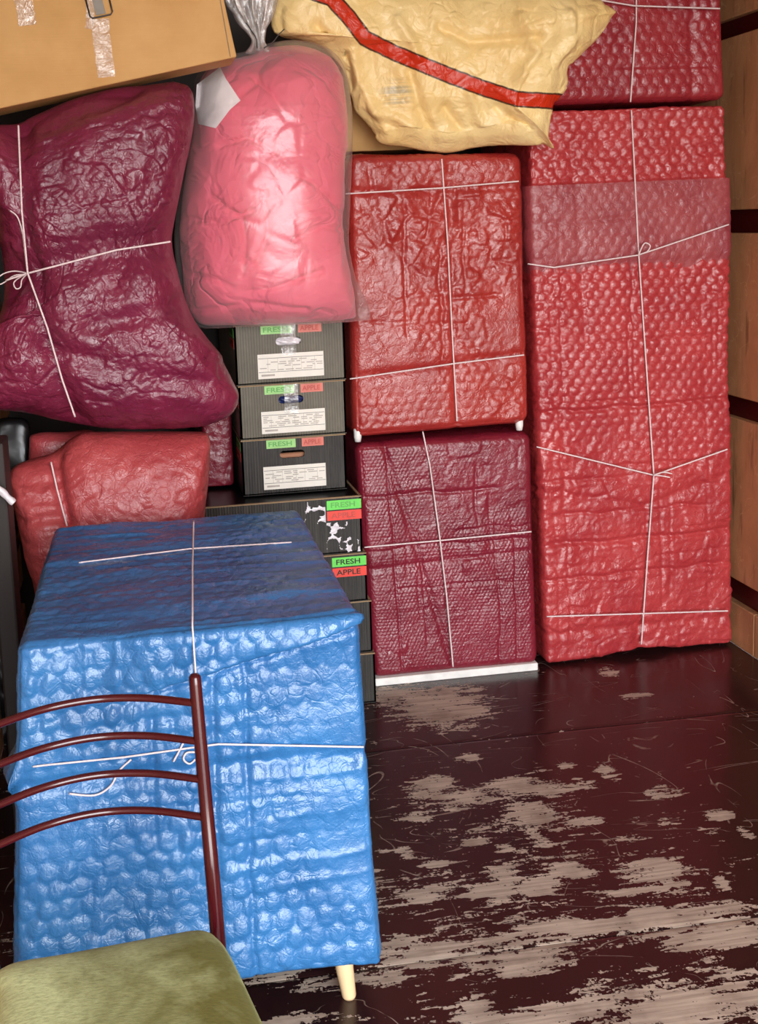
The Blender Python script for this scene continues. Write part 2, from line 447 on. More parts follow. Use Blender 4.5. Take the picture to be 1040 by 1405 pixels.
edges_y = [DOOR_Y, -.69, .22, 1.13, 2.04, 2.955, YB]
for y0, y1 in zip(edges_y[:-1], edges_y[1:]):
    fine = y1 > 1.2
    nx = 270 if fine else 12; ny = 95 if fine else 8
    xs = np.linspace(XL, XR, nx); ys = np.linspace(y0+.0022, y1-.0022, ny)
    gx, gy = np.meshgrid(xs, ys)
    z = np.zeros_like(gx); z[0, :] = -.0015; z[-1, :] = -.0015
    top = np.stack([gx.ravel(), gy.ravel(), z.ravel()], 1)
    idx = np.arange(nx*ny).reshape(ny, nx)
    q = np.stack([idx[:-1, :-1], idx[:-1, 1:], idx[1:, 1:], idx[1:, :-1]], -1).reshape(-1, 4)
    ring = np.concatenate([idx[0, :], idx[1:, -1], idx[-1, -2::-1], idx[-2:0, 0]])
    low = top[ring].copy(); low[:, 2] = -.018; k = len(top); rl = k+np.arange(len(ring))
    sk = np.stack([ring, rl, np.roll(rl, -1), np.roll(ring, -1)], 1)
    V = np.concatenate([top, low])
    p = obj('floor_panel', V, np.concatenate([q, sk]), M_FLOOR, fl, False)
    at = p.data.attributes.new('wear', 'FLOAT', 'POINT')
    w = wear_field(V) if fine else np.full(len(V), -.3)
    at.data.foreach_set('value', w.astype(np.float32))

# right wall: dark red rail backing with plywood boards standing proud
wr = box('wall_right', XR+.03, XR+.09, DOOR_Y, YB, 0, ZC, M_DARKRED); tag(wr, kind='structure')
rows = [(0.0, .150), (.237, .808), (.883, 1.440), (1.518, 2.088), (2.149, 2.70)]
cuts = [DOOR_Y, -.4, .86, 2.10, 3.325, YB]
for ri, (z0, z1) in enumerate(rows):
    cc = cuts if ri == 0 else [DOOR_Y, .1, 1.9, YB]
    for y0, y1 in zip(cc[:-1], cc[1:]):
        box('board', XR, XR+.03, y0+.002, y1-.002, z0, z1, M_WOOD, wr, .003)
for y in (-1.0, .2, 1.3, 2.4, 3.28):
    box('wall_post', XR+.012, XR+.032, y-.03, y+.03, 0.0, ZC-.02, M_DARKRED, wr, .003)
wlft = box('wall_left', XL-.09, XL-.03, DOOR_Y, YB, 0, ZC, M_DARKRED); tag(wlft, kind='structure')
for (z0, z1) in rows:
    for y0, y1 in ((DOOR_Y, .1), (.1, 1.9), (1.9, YB)):
        box('board', XL-.03, XL, y0+.002, y1-.002, z0, z1, M_WOOD, wlft, .003)
wb = box('wall_back', XL-.09, XR+.09, YB, YB+.06, 0, ZC, M_DARKWALL); tag(wb, kind='structure')
cl = box('ceiling', XL-.09, XR+.09, DOOR_Y, YB+.06, ZC, ZC+.06, M_CEIL); tag(cl, kind='structure')

# ------------------------------------------------------------------ wrapped parcels
def surf_box(dims, r, res):
    """welded surface grid of a rounded box; returns local points, normals, quads, uvw"""
    n = [max(4, int(round(d/s))) for d, s in zip(dims, res)]
    faces = []; keys = []
    N1 = [k+1 for k in n]
    def key(i, j, k): return (i*N1[1]+j)*N1[2]+k
    quads = []
    for ax in range(3):
        a, b = [q for q in range(3) if q != ax]
        A, B = np.meshgrid(np.arange(N1[a]), np.arange(N1[b]), indexing='ij')
        for side in (0, n[ax]):
            ijk = [None]*3; ijk[a] = A; ijk[b] = B; ijk[ax] = np.full_like(A, side)
            K = key(*ijk)
            q = np.stack([K[:-1, :-1], K[1:, :-1], K[1:, 1:], K[:-1, 1:]], -1).reshape(-1, 4)
            flip = (side == 0) if ax != 1 else (side != 0)
            quads.append(q[:, ::-1] if flip else q)
    Q = np.concatenate(quads); U, inv = np.unique(Q.ravel(), return_inverse=True)
    F = inv.reshape(-1, 4)
    i = U//(N1[1]*N1[2]); j = (U//N1[2]) % N1[1]; k = U % N1[2]
    uvw = np.stack([i/n[0], j/n[1], k/n[2]], 1); D = np.array(dims)
    p = uvw*D; c = np.clip(p, r, D-r); d = p-c
    L = np.linalg.norm(d, axis=1, keepdims=True); nr = d/np.maximum(L, 1e-9)
    return c+nr*r, nr, F, uvw
def trilinear(uvw, C):
    """C: dict of 8 corners [i][j][k]"""
    u, v, w = uvw[:, 0:1], uvw[:, 1:2], uvw[:, 2:3]; r = 0
    for i in (0, 1):
        for j in (0, 1):
            for k in (0, 1):
                r = r + (u if i else 1-u)*(v if j else 1-v)*(w if k else 1-w)*C[i][j][k]
    return r
def face_ab(p, nr):
    an = np.abs(nr); ax = an.argmax(1)
    a = np.where(ax == 0, p[:, 1], p[:, 0]); b = np.where(ax == 2, p[:, 1], p[:, 2])
    return a, b, an.max(1)
def grooves(x, z, lst, n):
    """fold lines pressed into the film: (kind, pos, lo, hi, depth, width)"""
    g = np.zeros(len(x))
    for (kd, pos, lo, hi, dp, wd) in lst:
        a, b = (x, z) if kd == 'v' else (z, x)
        a = a+.006*(vnoise(np.stack([b*14, b*0+pos*50, b*0], 1), 3)-.5)*2
        g -= dp*np.exp(-((a-pos)/wd)**2)*smooth(lo-.02, lo+.02, b)*smooth(hi+.02, hi-.02, b)
    return g
def rand_folds(seed, W, H, nv, nh, dp=.004, wd=.004, z0=0, z1=None):
    R = random.Random(seed); z1 = z1 or H; L = []
    for _ in range(nv):
        a = R.uniform(z0, z1); L.append(('v', R.uniform(.04, W-.04), a, min(H, a+R.uniform(.15, .5)), dp*R.uniform(.5, 1.3), wd*R.uniform(.7, 1.6)))
    for _ in range(nh):
        a = R.uniform(0, W*.6); L.append(('h', R.uniform(z0+.02, z1-.02), a, min(W, a+R.uniform(.15, .5)), dp*R.uniform(.5, 1.3), wd*R.uniform(.7, 1.6)))
    return L
def corners(fbl, fbr, ftr, ftl, depth, skew=(0, 0, 0)):
    """front corners (x,y,z) -> 8 corners, back ones pushed deeper along Y"""
    f = [np.array(q, float) for q in (fbl, fbr, ftr, ftl)]
    d = np.array([skew[0], depth, skew[2]])
    C = [[[None]*2 for _ in range(2)] for _ in range(2)]
    C[0][0][0], C[1][0][0], C[1][0][1], C[0][0][1] = f
    C[0][1][0], C[1][1][0], C[1][1][1], C[0][1][1] = [q+d for q in f]
    return C
def parcel(C, r, res, disp, dims=None):
    W = np.linalg.norm(C[1][0][0]-C[0][0][0]); D = np.linalg.norm(C[0][1][0]-C[0][0][0]); H = np.linalg.norm(C[0][0][1]-C[0][0][0])
    p, nr, F, uvw = surf_box((W, D, H), r, res)
    q = p+nr*disp(p, nr, (W, D, H))[:, None]
    return trilinear(q/np.array([W, D, H]), C), F, p, nr, (W, D, H)
class Surf:
    def __init__(s, V, F): s.t = BVHTree.FromPolygons([tuple(v) for v in V], [tuple(int(i) for i in f) for f in F])
    def hit(s, x, y):
        d = Vector(ray(x, y)).normalized(); h = s.t.ray_cast(Vector(CAM), d)
        return None if h[0] is None else np.array(h[0])
def dens(px, step=4):
    out = []
    for (a, b) in zip(px[:-1], px[1:]):
        n = max(1, int(math.hypot(b[0]-a[0], b[1]-a[1])/step))
        out += [(a[0]+(b[0]-a[0])*i/n, a[1]+(b[1]-a[1])*i/n) for i in range(n)]
    return out+[px[-1]]
def twine(surf, px, parent, r=.0026, name='twine', tight=5, lift=.0012, mat=None):
    P = [surf.hit(*q) for q in dens(px)]
    P = [p for p in P if p is not None]
    if len(P) < 3: return None
    P = np.array(P); dist = P-CAM; L = np.linalg.norm(dist, axis=1); dirs = dist/L[:, None]
    n = len(L); m = np.array([L[max(0, i-tight):i+tight+1].min() for i in range(n)])
    k = np.ones(2*tight+1)/(2*tight+1); mp = np.pad(m, tight, mode='edge'); sm = np.convolve(mp, k, 'valid')
    Q = CAM+dirs*(sm-lift)[:, None]
    v, f = tube_vf(Q, r, 6)
    return obj(name, v, f, mat or M_TWINE, parent, True)
def loose(pts_px, Yd, parent, r=.0023, name='twine_tail'):
    P = catmull([atY(x, y, Yd) for x, y in pts_px], 8)
    v, f = tube_vf(P, r, 6); return obj(name, v, f, M_TWINE, parent, True)

def film_disp(seed, bub, bamp, wr=.006, wscale=14, low=.008, folds=(), bmod=3.0, cut=None, stretch=(1, 1), grow=0, even=.5, side=True):
    def d(p, nr, dims):
        a, b, mx = face_ab(p, nr)
        wob = np.stack([a*7, b*7, a*0+seed], 1); n1 = fbm(wob, 2, seed); n2 = fbm(wob+9.1, 2, seed+3)
        mod = np.clip(even+1.6*fbm(p*bmod, 2, seed+1), .05, 1.1)
        r = bamp*hexbump(a+.006*n1, b+.006*n2, bub)*mod*mx**6
        r += low*fbm(p*4, 2, seed+2)
        wm = np.clip(.6+1.7*fbm(p*3.1, 2, seed+4), .08, 1.4)
        A, B = (a+.02*n1)*stretch[0], (b+.02*n2)*stretch[1]
        r += wr*wm*(facets(A, B, wscale, seed)+.55*facets(A+.3*B, B-.3*A, wscale*2.1, seed+9)+.32*facets(A-.2*B, B+.2*A, wscale*4.1, seed+19))*mx**4
        if len(folds): r += grooves(p[:, 0], p[:, 2], folds, nr)*(nr[:, 1] < -.3)
        if cut is not None: r += cut(p, nr, dims)
        r = np.where((np.abs(nr[:, 0]) > .6) | (nr[:, 2] < -.6), r*.4, np.where(nr[:, 2] > .6, r*.6, r)) if side else r
        return r+grow
    return d
def pinch(lines, depth=.008, w=.018):
    """twine pulls the film in along straight runs given in front-face fractions ((u0,v0),(u1,v1))"""
    def c(p, nr, dims):
        r = np.zeros(len(p)); m = (nr[:, 1] < .3)
        for (a, b) in lines:
            A = np.array([a[0]*dims[0], a[1]*dims[2]]); B = np.array([b[0]*dims[0], b[1]*dims[2]]); d = B-A
            P = p[:, [0, 2]]-A; t = np.clip((P@d)/(d@d), 0, 1); q = np.linalg.norm(P-t[:, None]*d, axis=1)
            r -= depth*np.exp(-(q/w)**2)
        return r*m
    return c

# --- tall crimson parcel beside the right wall
C = corners((1.352, 3.412, .004), (2.046, 3.432, .006), (1.992, 3.42, 1.868), (1.302, 3.42, 1.868), .52)
tallF = rand_folds(3, .69, 1.86, 5, 4, .004, .004, .05, .75)+rand_folds(8, .69, 1.86, 4, 2, .003, .004, .8, 1.6)+[('v', .34, .75, 1.4, .003, .004), ('v', .09, .1, 1.5, .004, .004), ('v', .60, .1, 1.0, .003, .004), ('v', .46, .2, .9, .003, .004), ('h', .88, 0, .69, .008, .007), ('h', .42, 0, .69, .009, .009), ('h', .30, .0, .69, .007, .007), ('h', .52, .05, .6, .006, .006), ('h', 1.21, .3, .69, .003, .005)]
def tall_cut(p, nr, dims):
    x, z = p[:, 0], p[:, 2]; up = smooth(.50, .95, z+.25*fbm(p*4, 2, 77))
    r = .0046*(hexbump(x+.005*fbm(p*7, 2, 4), z*1.15+.005*fbm(p*7+5, 2, 6), .038)-.4)*(.12+.88*up)*(nr[:, 1] < -.5)
    r -= .008*smooth(1.620, 1.626, z)
    # two bottom lobes where the twine runs under
    r -= .012*np.exp(-((x-.345)/.03)**2)*smooth(.25, .02, z)*(nr[:, 1] < -.2)
    r -= .085*np.exp(-np.abs((x-.345)/.05)**1.3)*(nr[:, 2] < -.3)*smooth(.5, .0, p[:, 1])
    r += (.007*(facets(x*.8, z, 15, 5)+.5*facets(x, z, 34, 6)))*(1-.8*up)*(nr[:, 1] < -.5)
    return r+pinch([((.77*.28, .94), (.25, .6)), ((.0, .33), (.54, .285)), ((.54, .285), (1, .335)), ((0, .06), (1, .055)), ((0, .80), (.52, .81)), ((.52, .81), (1, .86))], .005, .012)(p, nr, dims)
t = thing('wrapped_parcel', 'tallest parcel in crimson bubble wrap, standing on the floor against the plywood wall', 'parcel', (1.68, 3.68, 0))
dfn = film_disp(11, .038, .0012, .0065, 12, .010, tallF, cut=tall_cut, side=False)
V, F, p, nr, dims = parcel(C, .022, (.005, .02, .005), dfn)
obj('wrapping', V, F, M_TALL, t)
sTall = Surf(V, F)
# second layer of film folded over the upper part
m = (p[:, 2] > 1.33) & (p[:, 2] < 1.622) & (nr[:, 1] < .2)
kf = m[F].all(1); used = np.unique(F[kf]); rm = -np.ones(len(V), int); rm[used] = np.arange(len(used))
fade = smooth(1.33, 1.40, p[used, 2])
q2 = p[used]+nr[used]*(dfn(p[used], nr[used], dims)*.45+.0085*fade)[:, None]
V2 = trilinear(q2/np.array(dims), C); F2 = rm[F[kf]]; fl_ = obj('overlapping_flap', V2, F2, M_FLAP, t); sTall = Surf(np.concatenate([V, V2]), np.concatenate([F, F2+len(V)])); tag(fl_, 'paler translucent film flap')
for px in ([(866, 147), (871, 243), (876, 345), (897, 652), (888, 770), (880, 884)], [(724, 362), (760, 367), (876, 350), (1000, 308)], [(736, 613), (897, 652), (1002, 615)], [(750, 846), (1003, 838)]):
    twine(sTall, px, t)
loose([(876, 350), (884, 334), (892, 337), (888, 345), (878, 349)], 3.385, t, name='twine_loop')
loose([(897, 652), (910, 648), (922, 650)], 3.385, t); loose([(897, 652), (908, 653), (919, 655)], 3.383, t)

# --- parcel on top of it
C = corners((1.330, 3.42, 1.880), (1.982, 3.42, 1.878), (1.955, 3.42, 2.42), (1.335, 3.42, 2.42), .50)
t = thing('wrapped_parcel', 'deep crimson bubble-wrapped parcel lying on top of the tallest parcel, beside the yellow sack', 'parcel', (1.66, 3.67, 1.878))
V, F, p, nr, dims = parcel(C, .025, (.005, .02, .005), film_disp(21, .038, .0062, .004, 12, .010, rand_folds(6, .64, .5, 2, 2), even=.9, cut=pinch([((.83, .62), (.82, 0))], .005, .012)))
obj('wrapping', V, F, M_TOPRED, t); s_ = Surf(V, F)
twine(s_, [(873, -30), (873, 30), (865, 140)], t); twine(s_, [(770, -4), (822, 0), (870, 8), (992, 12)], t)

# --- scarlet parcel on white feet
C = corners((.704, 3.40, .841), (1.300, 3.40, .852), (1.283, 3.40, 1.728), (.716, 3.40, 1.745), .50)
t = thing('wrapped_parcel', 'scarlet bubble-wrapped parcel on small white feet, stacked on top of the maroon parcel', 'parcel', (1.0, 3.65, .83))
V, F, p, nr, dims = parcel(C, .035, (.005, .02, .005), film_disp(31, .033, .0042, .010, 13, .014, even=.3, folds=rand_folds(12, .6, .87, 4, 3)+[('v', .30, .2, .6, .006, .006)], cut=pinch([((.57, 1), (.58, 0)), ((0, .87), (1, .88)), ((0, .22), (1, .27))], .007, .014)))
obj('wrapping', V, F, M_SCARLET, t); s_ = Surf(V, F)
for px in ([(606, 218), (614, 330), (620, 450), (627, 578)], [(474, 266), (605, 258), (720, 248)], [(480, 520), (622, 499), (727, 486)]): twine(s_, px, t)
for (x, y) in ((.722, 3.425), (1.268, 3.425), (.722, 3.85), (1.268, 3.85)):
    v, f = tube_vf([(x, y, .828), (x, y, .845), (x, y, .872)], [.010, .013, .013], 12); obj('foot', v, f, M_WHITE, t)

# --- maroon parcel with white base board
C = corners((.745, 3.40, .024), (1.318, 3.40, .018), (1.306, 3.41, .820), (.712, 3.41, .820), .50)
t = thing('wrapped_parcel', 'maroon fine-bubble parcel with a white base board showing underneath, standing on the floor', 'parcel', (1.02, 3.65, 0))
mf = [('v', .10, 0, .8, .004, .004), ('v', .19, .1, .5, .003, .004), ('v', .44, 0, .5, .004, .004), ('v', .50, 0, .5, .004, .004), ('v', .38, .5, .7, .004, .005), ('h', .62, 0, .45, .006, .007), ('h', .44, .0, .57, .004, .006), ('h', .30, .1, .5, .003, .004)]+rand_folds(19, .57, .6, 4, 3, .003, .004)
V, F, p, nr, dims = parcel(C, .03, (.0036, .02, .0036), film_disp(41, .0125, .0026, .0036, 10, .012, mf, even=.8, cut=lambda p, nr, dims: pinch([((.15, 1), (.48, .0)), ((0, .47), (1, .50))], .005, .010)(p, nr, dims)+.006*(nr[:, 2] > .5)*np.exp(-((p[:, 0]-.3)/.17)**2)*smooth(.02, .1, p[:, 1])))
obj('wrapping', V, F, M_MAROON, t); s_ = Surf(V, F)
for px in ([(580, 592), (590, 640), (603, 735), (613, 820), (622, 919)], [(500, 751), (600, 742), (733, 729)]): twine(s_, px, t)
v, f = box_vf(.748, 1.312, 3.393, 3.87, 0, .026, .002); o = obj('base_board', v, f, M_WHITE, t, False); tag(o, 'white base board')

# --- blue wrapped cabinet
C = [[[None]*2 for _ in range(2)] for _ in range(2)]
C[0][0][0] = np.array((-.292, 1.93, .105)); C[1][0][0] = np.array((.420, 1.93, .085)); C[1][0][1] = np.array((.402, 1.955, .805)); C[0][0][1] = np.array((-.232, 1.955, .800))
C[0][1][0] = np.array((-.27, 2.80, .10)); C[1][1][0] = np.array((.42, 2.80, .09)); C[1][1][1] = np.array((.420, 2.78, .795)); C[0][1][1] = np.array((-.215, 2.78, .795))
bf = [('v', .40, 0, .6, .006, .008), ('v', .46, 0, .62, .005, .006), ('v', .27, .3, .55, .005, .008)]+rand_folds(23, .7, .7, 3, 4, .004, .006)
def blue_cut(p, nr, dims):
    # (the top is pulled taut and mostly smooth)
    x, y, z = p.T; front = nr[:, 1] < -.3
    # the sheet folded over: slanted overlap edge from left-low to right-high
    line = .545+.135*(x/dims[0])**1.2
    r = .028*smooth(-.005, .004, z-line)*front*smooth(dims[2]+.02, dims[2]-.02, z)*smooth(.15, .3, x)
    rs = ridge(np.stack([x*2.0, (z-.12*x)*15+.8*fbm(p*4, 2, 15), z*0], 1), 2, 91, 3)
    r += .009*(rs-.4)*front*smooth(.34, .44, x)*smooth(.62, .5, z)
    vs_ = ridge(np.stack([x*13+.8*fbm(p*4, 2, 16), z*2.2, z*0], 1), 2, 92, 3)
    r += .007*(vs_-.4)*front*smooth(.44, .3, x)
    r -= .010*np.exp(-((z-line+.004)/.008)**2)*front*smooth(.15, .3, x)
    r += .016*np.exp(-(((x-.60)/.10)**2+((z-.66)/.03)**2))*front
    r -= .010*np.exp(-((z-.425)/.015)**2)*(nr[:, 2] < .5)
    # long streak folds on the top, running across
    top = nr[:, 2] > .5
    st = ridge(np.stack([x*2.2, y*13+.6*fbm(p*3, 2, 5), z*0], 1), 3, 71, 3)
    r += .034*(st-.4)*top
    # side flap pulled outwards at the left by the twine
    r += .075*np.exp(-((z-.44)/.035)**2)*np.exp(-((y-.05)/.06)**2)*(nr[:, 0] < -.4)
    r += .012*fbm(np.stack([x*5, y*3, z*1.5], 1), 2, 9)*smooth(.25, 0, z)
    return r
t = thing('wrapped_cabinet', 'low cabinet in blue bubble wrap on a pale tapered wooden leg, behind the chair', 'cabinet', (.08, 2.36, 0))
V, F, p, nr, dims = parcel(C, .02, (.0045, .006, .0045), (lambda f: (lambda p, nr, d: np.where(nr[:, 2] > .5, f(p, nr, d)*.5, f(p, nr, d))))(film_disp(51, .042, .0052, .0036, 11, .014, bf, cut=blue_cut, stretch=(.8, 1.15), even=.85)))
obj('wrapping', V, F, M_BLUE, t); sB = Surf(V, F)
for px in ([(266, 706), (264, 780), (264, 860), (270, 945)], [(108, 772), (260, 753), (400, 744)], [(45, 1052), (60, 1050), (170, 1039), (262, 1026), (300, 1021), (503, 1025)]): twine(sB, px, t, .0019)
def tail(px, parent, surf, lift=.006, r=.0019, name='twine_tail'):
    P = [surf.hit(*q) for q in catmull(px, 6)]; P = [q for q in P if q is not None]
    P = np.array(P); d = P-CAM; L = np.linalg.norm(d, axis=1); Ls = np.convolve(np.pad(L, 3, mode='edge'), np.ones(7)/7, 'valid')
    v, f = tube_vf(CAM+d/L[:, None]*(Ls-lift)[:, None], r, 6); return obj(name, v, f, M_TWINE, parent)
tail([(95, 1089), (130, 1091), (152, 1078), (163, 1058), (180, 1042)], t, sB)
tail([(238, 1045), (246, 1030), (252, 1018)], t, sB); tail([(268, 1032), (256, 1033), (252, 1042), (260, 1048), (268, 1042)], t, sB, name='twine_loop')
for (x, y, dx, dy) in ((.358, 1.965, -.012, .012), (-.2, 1.985, .012, .012), (.358, 2.72, -.012, -.012), (-.19, 2.72, .012, -.012)):
    v, f = tube_vf([(x, y, 0), (x, y, .004), (x+dx*.5, y+dy*.5, .06), (x+dx, y+dy, .16)], [.0125, .0145, .018, .0225], 20)
    obj('leg', v, f, M_BIRCH, t)

# --- pillows: soft things grown from an outline standing at a real depth
def pillow(outline_px, Y0, Tf, Tb, na=300, nr_=110, pw=3.0, pq=.5, per=10, yshift=None, smooth_outline=True, disp=None, nb=30, cyl=False):
    O = np.array([atY(x, y, Y0) for x, y in outline_px])
    if smooth_outline: O = catmull(O, per, True)
    d = np.linalg.norm(np.roll(O, -1, 0)-O, axis=1); s = np.concatenate([[0], np.cumsum(d)])
    Oc = np.concatenate([O, O[:1]]); tt = np.linspace(0, s[-1], na, endpoint=False)
    B = np.stack([np.interp(tt, s, Oc[:, k]) for k in range(3)], 1)
    c = B.mean(0)
    fr = np.linspace(0, 1, nr_+1)[1:]**.8; bk = np.linspace(1, 0, nb+1)[1:-1]
    rings = [(q, 1) for q in fr]+[(q, -1) for q in bk]
    V = [c+np.array([0, -Tf, 0])]
    hw, hh = np.abs(B[:, 0]-c[0]).max(), np.abs(B[:, 2]-c[2]).max()
    for q, sd in rings:
        P = c+(B-c)*q; h = np.clip(1-q**pw, 0, 1)**pq
        if cyl:
            u, w_ = np.abs(P[:, 0]-c[0])/hw, np.abs(P[:, 2]-c[2])/hh
            h = np.clip(1-u**2.1, 0, 1)**.5*np.clip(1-w_**5, 0, 1)**.5*np.clip(1-q**9, 0, 1)**.5
        P = P.copy(); P[:, 1] = Y0-(Tf if sd > 0 else -Tb)*h; V += list(P)
    V.append(c+np.array([0, Tb, 0])); V = np.array(V)
    Fq = []; nR = len(rings); k = np.arange(na); k1 = (k+1) % na
    for i in range(nR-1):
        a = 1+i*na; b = 1+(i+1)*na
        Fq.append(np.stack([a+k, b+k, b+k1, a+k1], 1))
    Fq = np.concatenate(Fq)
    tri0 = np.stack([np.zeros(na, int), 1+k, 1+k1, 1+k1], 1); last = 1+(nR-1)*na; e_ = len(V)-1
    # orientation: flip so that front faces the camera side
    F = [list(q) for q in Fq]+[[0, 1+a, 1+b] for a, b in zip(k, k1)]+[[e_, last+b, last+a] for a, b in zip(k, k1)]
    # vertex normals
    tri = np.concatenate([Fq[:, [0, 1, 2]], Fq[:, [0, 2, 3]], np.stack([np.zeros(na, int), 1+k, 1+k1], 1), np.stack([np.full(na, e_), last+k1, last+k], 1)])
    fn = np.cross(V[tri[:, 1]]-V[tri[:, 0]], V[tri[:, 2]]-V[tri[:, 0]]); N = np.zeros_like(V)
    for q in range(3): np.add.at(N, tri[:, q], fn)
    N /= np.maximum(np.linalg.norm(N, axis=1, keepdims=True), 1e-12)
    if N[0][1] > 0: N = -N; F = [f[::-1] for f in F]
    if disp is not None: V = V+N*disp(V, N)[:, None]
    if yshift is not None: V[:, 1] += yshift(V)
    return V, F, N
def seg_dist(P, A, B):
    d = B-A; q = P-A; t = np.clip((q@d)/(d@d), 0, 1); return np.linalg.norm(q-t[:, None]*d, axis=1)
def poly_dist(P, L):
    return np.min([seg_dist(P, a, b) for a, b in zip(L[:-1], L[1:])], axis=0)
def px_line(px, Y): return [atY(x, y, Y)[[0, 2]] for x, y in px]

# --- plum bundle, pinched by its twine
t = thing('wrapped_bundle', 'large plum bundle pinched at the middle by white twine, left of the pink bag', 'bundle', (0, 3.2, 1.0))
knot = atY(38, 375, 3.05)
PL = [px_line([(25, 160), (30, 290), (38, 375), (65, 450), (103, 590)], 3.0), px_line([(-30, 390), (38, 375), (160, 343), (260, 325)], 3.0)]
CR = [px_line([(165, 300), (185, 250), (200, 200)], 3.0), px_line([(150, 390), (180, 330), (140, 320)], 3.0), px_line([(130, 440), (230, 420), (270, 400)], 3.0), px_line([(60, 170), (130, 150), (180, 118)], 3.0), px_line([(60, 470), (200, 510), (300, 520)], 3.0)]
def plum_disp(V, N):
    P = V[:, [0, 2]]; front = np.clip(-N[:, 1]*2.6, 0, 1)
    r = np.zeros(len(V))
    for L, dp, w in ((PL[0], .028, .035), (PL[1], .045, .055)): r -= dp*np.exp(-(poly_dist(P, L)/w)**2)*front
    for L in CR: r -= .016*np.exp(-(poly_dist(P+.02*np.stack([fbm(V*9, 2, 31), fbm(V*9+3, 2, 32)], 1), L)/.030)**2)*front*np.clip(.7+1.2*fbm(V*6, 2, 33), 0, 1.3)
    x, z = V[:, 0], V[:, 2]
    mod = np.clip(.5+1.8*fbm(V*4, 2, 5), 0, 1.1)*(.35+.65*np.exp(-(((x-.12)/.12)**2+((z-1.75)/.16)**2)))
    r += .0055*hexbump(x+.004*fbm(V*8, 2, 1), z+.004*fbm(V*8+4, 2, 2), .030)*mod*front
    r += .013*fbm(V*5, 3, 8)
    wx, wz = x+.03*fbm(V*6, 2, 61), z+.03*fbm(V*6+7, 2, 62)
    r += .012*np.clip(.75+1.4*fbm(V*3, 2, 3), .25, 1.5)*(facets(wx, wz, 13, 14)+.6*facets(wx+.3*wz, wz-.3*wx, 27, 15)+.35*facets(wx-.2*wz, wz+.2*wx, 52, 16))*front
    return r*(.3+.7*front)
V, F, N = pillow([(-36, 180), (-16, 172), (24, 169), (48, 158), (110, 133), (160, 121), (200, 117), (240, 114), (262, 126), (266, 170), (252, 240), (240, 300), (236, 335), (246, 385), (262, 430), (284, 462), (304, 486), (307, 497), (318, 520), (327, 543), (314, 568), (270, 584), (180, 588), (110, 582), (40, 566), (-10, 560), (-38, 540), (-36, 470), (-4, 440), (6, 400), (2, 340), (-8, 290), (-30, 250)], 3.08, .20, .14, 420, 170, 4.5, .5, disp=plum_disp)
obj('wrapping', V, F, M_PLUM, t); sP = Surf(V, F)
twine(sP, [(25, 168), (30, 290), (38, 375), (65, 450), (85, 520), (103, 572)], t, .0026, tight=9)
twine(sP, [(4, 386), (38, 375), (160, 343), (238, 331)], t, .0026, tight=9)
tail([(14, 289), (24, 298), (31, 320), (34, 345), (37, 370)], t, sP, .01)
kp = sP.hit(38, 375); ky = kp[1]-.015
for px in ([(38, 376), (20, 378), (8, 386), (0, 390), (-6, 386), (4, 376), (20, 372), (38, 375)], [(38, 376), (28, 380), (19, 388), (22, 396), (28, 394), (30, 384), (36, 377)]):
    loose(px, ky, t, .0018, 'twine_loop')

# --- rose red bundle behind the blue cabinet
t = thing('wrapped_bundle', 'rose red slumped bundle in crumpled film between the blue cabinet and the plum bundle', 'bundle', (-.07, 3.05, 0))
def rose_disp(V, N):
    x, z = V[:, 0], V[:, 2]; P = V[:, [0, 2]]; front = np.clip(-N[:, 1]*2.6, 0, 1)
    wx, wz = x+.03*fbm(V*6, 2, 61), z+.03*fbm(V*6+7, 2, 62)
    r = .016*fbm(V*4, 3, 28)+.009*np.clip(.8+1.2*fbm(V*3, 2, 9), .2, 1.4)*(facets(wx, wz*1.1, 15, 24)+.6*facets(wx+.3*wz, wz-.3*wx, 32, 25)+.35*facets(wx-.2*wz, wz+.2*wx, 56, 26))*front
    for L, dp in ((px_line([(118, 575), (80, 620), (70, 640), (92, 720)], 2.9), .03), (px_line([(22, 672), (70, 668)], 2.9), .01), (px_line([(25, 725), (75, 715)], 2.9), .012), (px_line([(30, 690), (80, 690)], 2.9), .008)):
        r -= dp*np.exp(-(poly_dist(P, L)/.016)**2)*front
    return r
V, F, N = pillow([(16, 655), (24, 640), (48, 631), (74, 622), (100, 602), (124, 592), (180, 590), (270, 590), (288, 598), (288, 625), (280, 700), (272, 800), (262, 900), (262, 1120), (180, 1165), (60, 1175), (50, 1130), (48, 950), (46, 820), (34, 760), (22, 700)], 3.06, .14, .10, 380, 110, 7, .5, disp=rose_disp)
V[:, 2] = np.maximum(V[:, 2], .002)
obj('wrapping', V, F, M_ROSE, t); s_ = Surf(V, F)
twine(s_, [(70, 634), (78, 670), (92, 722)], t, .0026)
V, F, N = pillow([(38, 606), (48, 594), (90, 591), (130, 592), (140, 640), (90, 670), (42, 660)], 3.24, .05, .05, 90, 30, 5, .5, disp=lambda V, N: .012*fbm(V*9, 2, 4))
obj('folded_corner', V, F, M_ROSE, t)

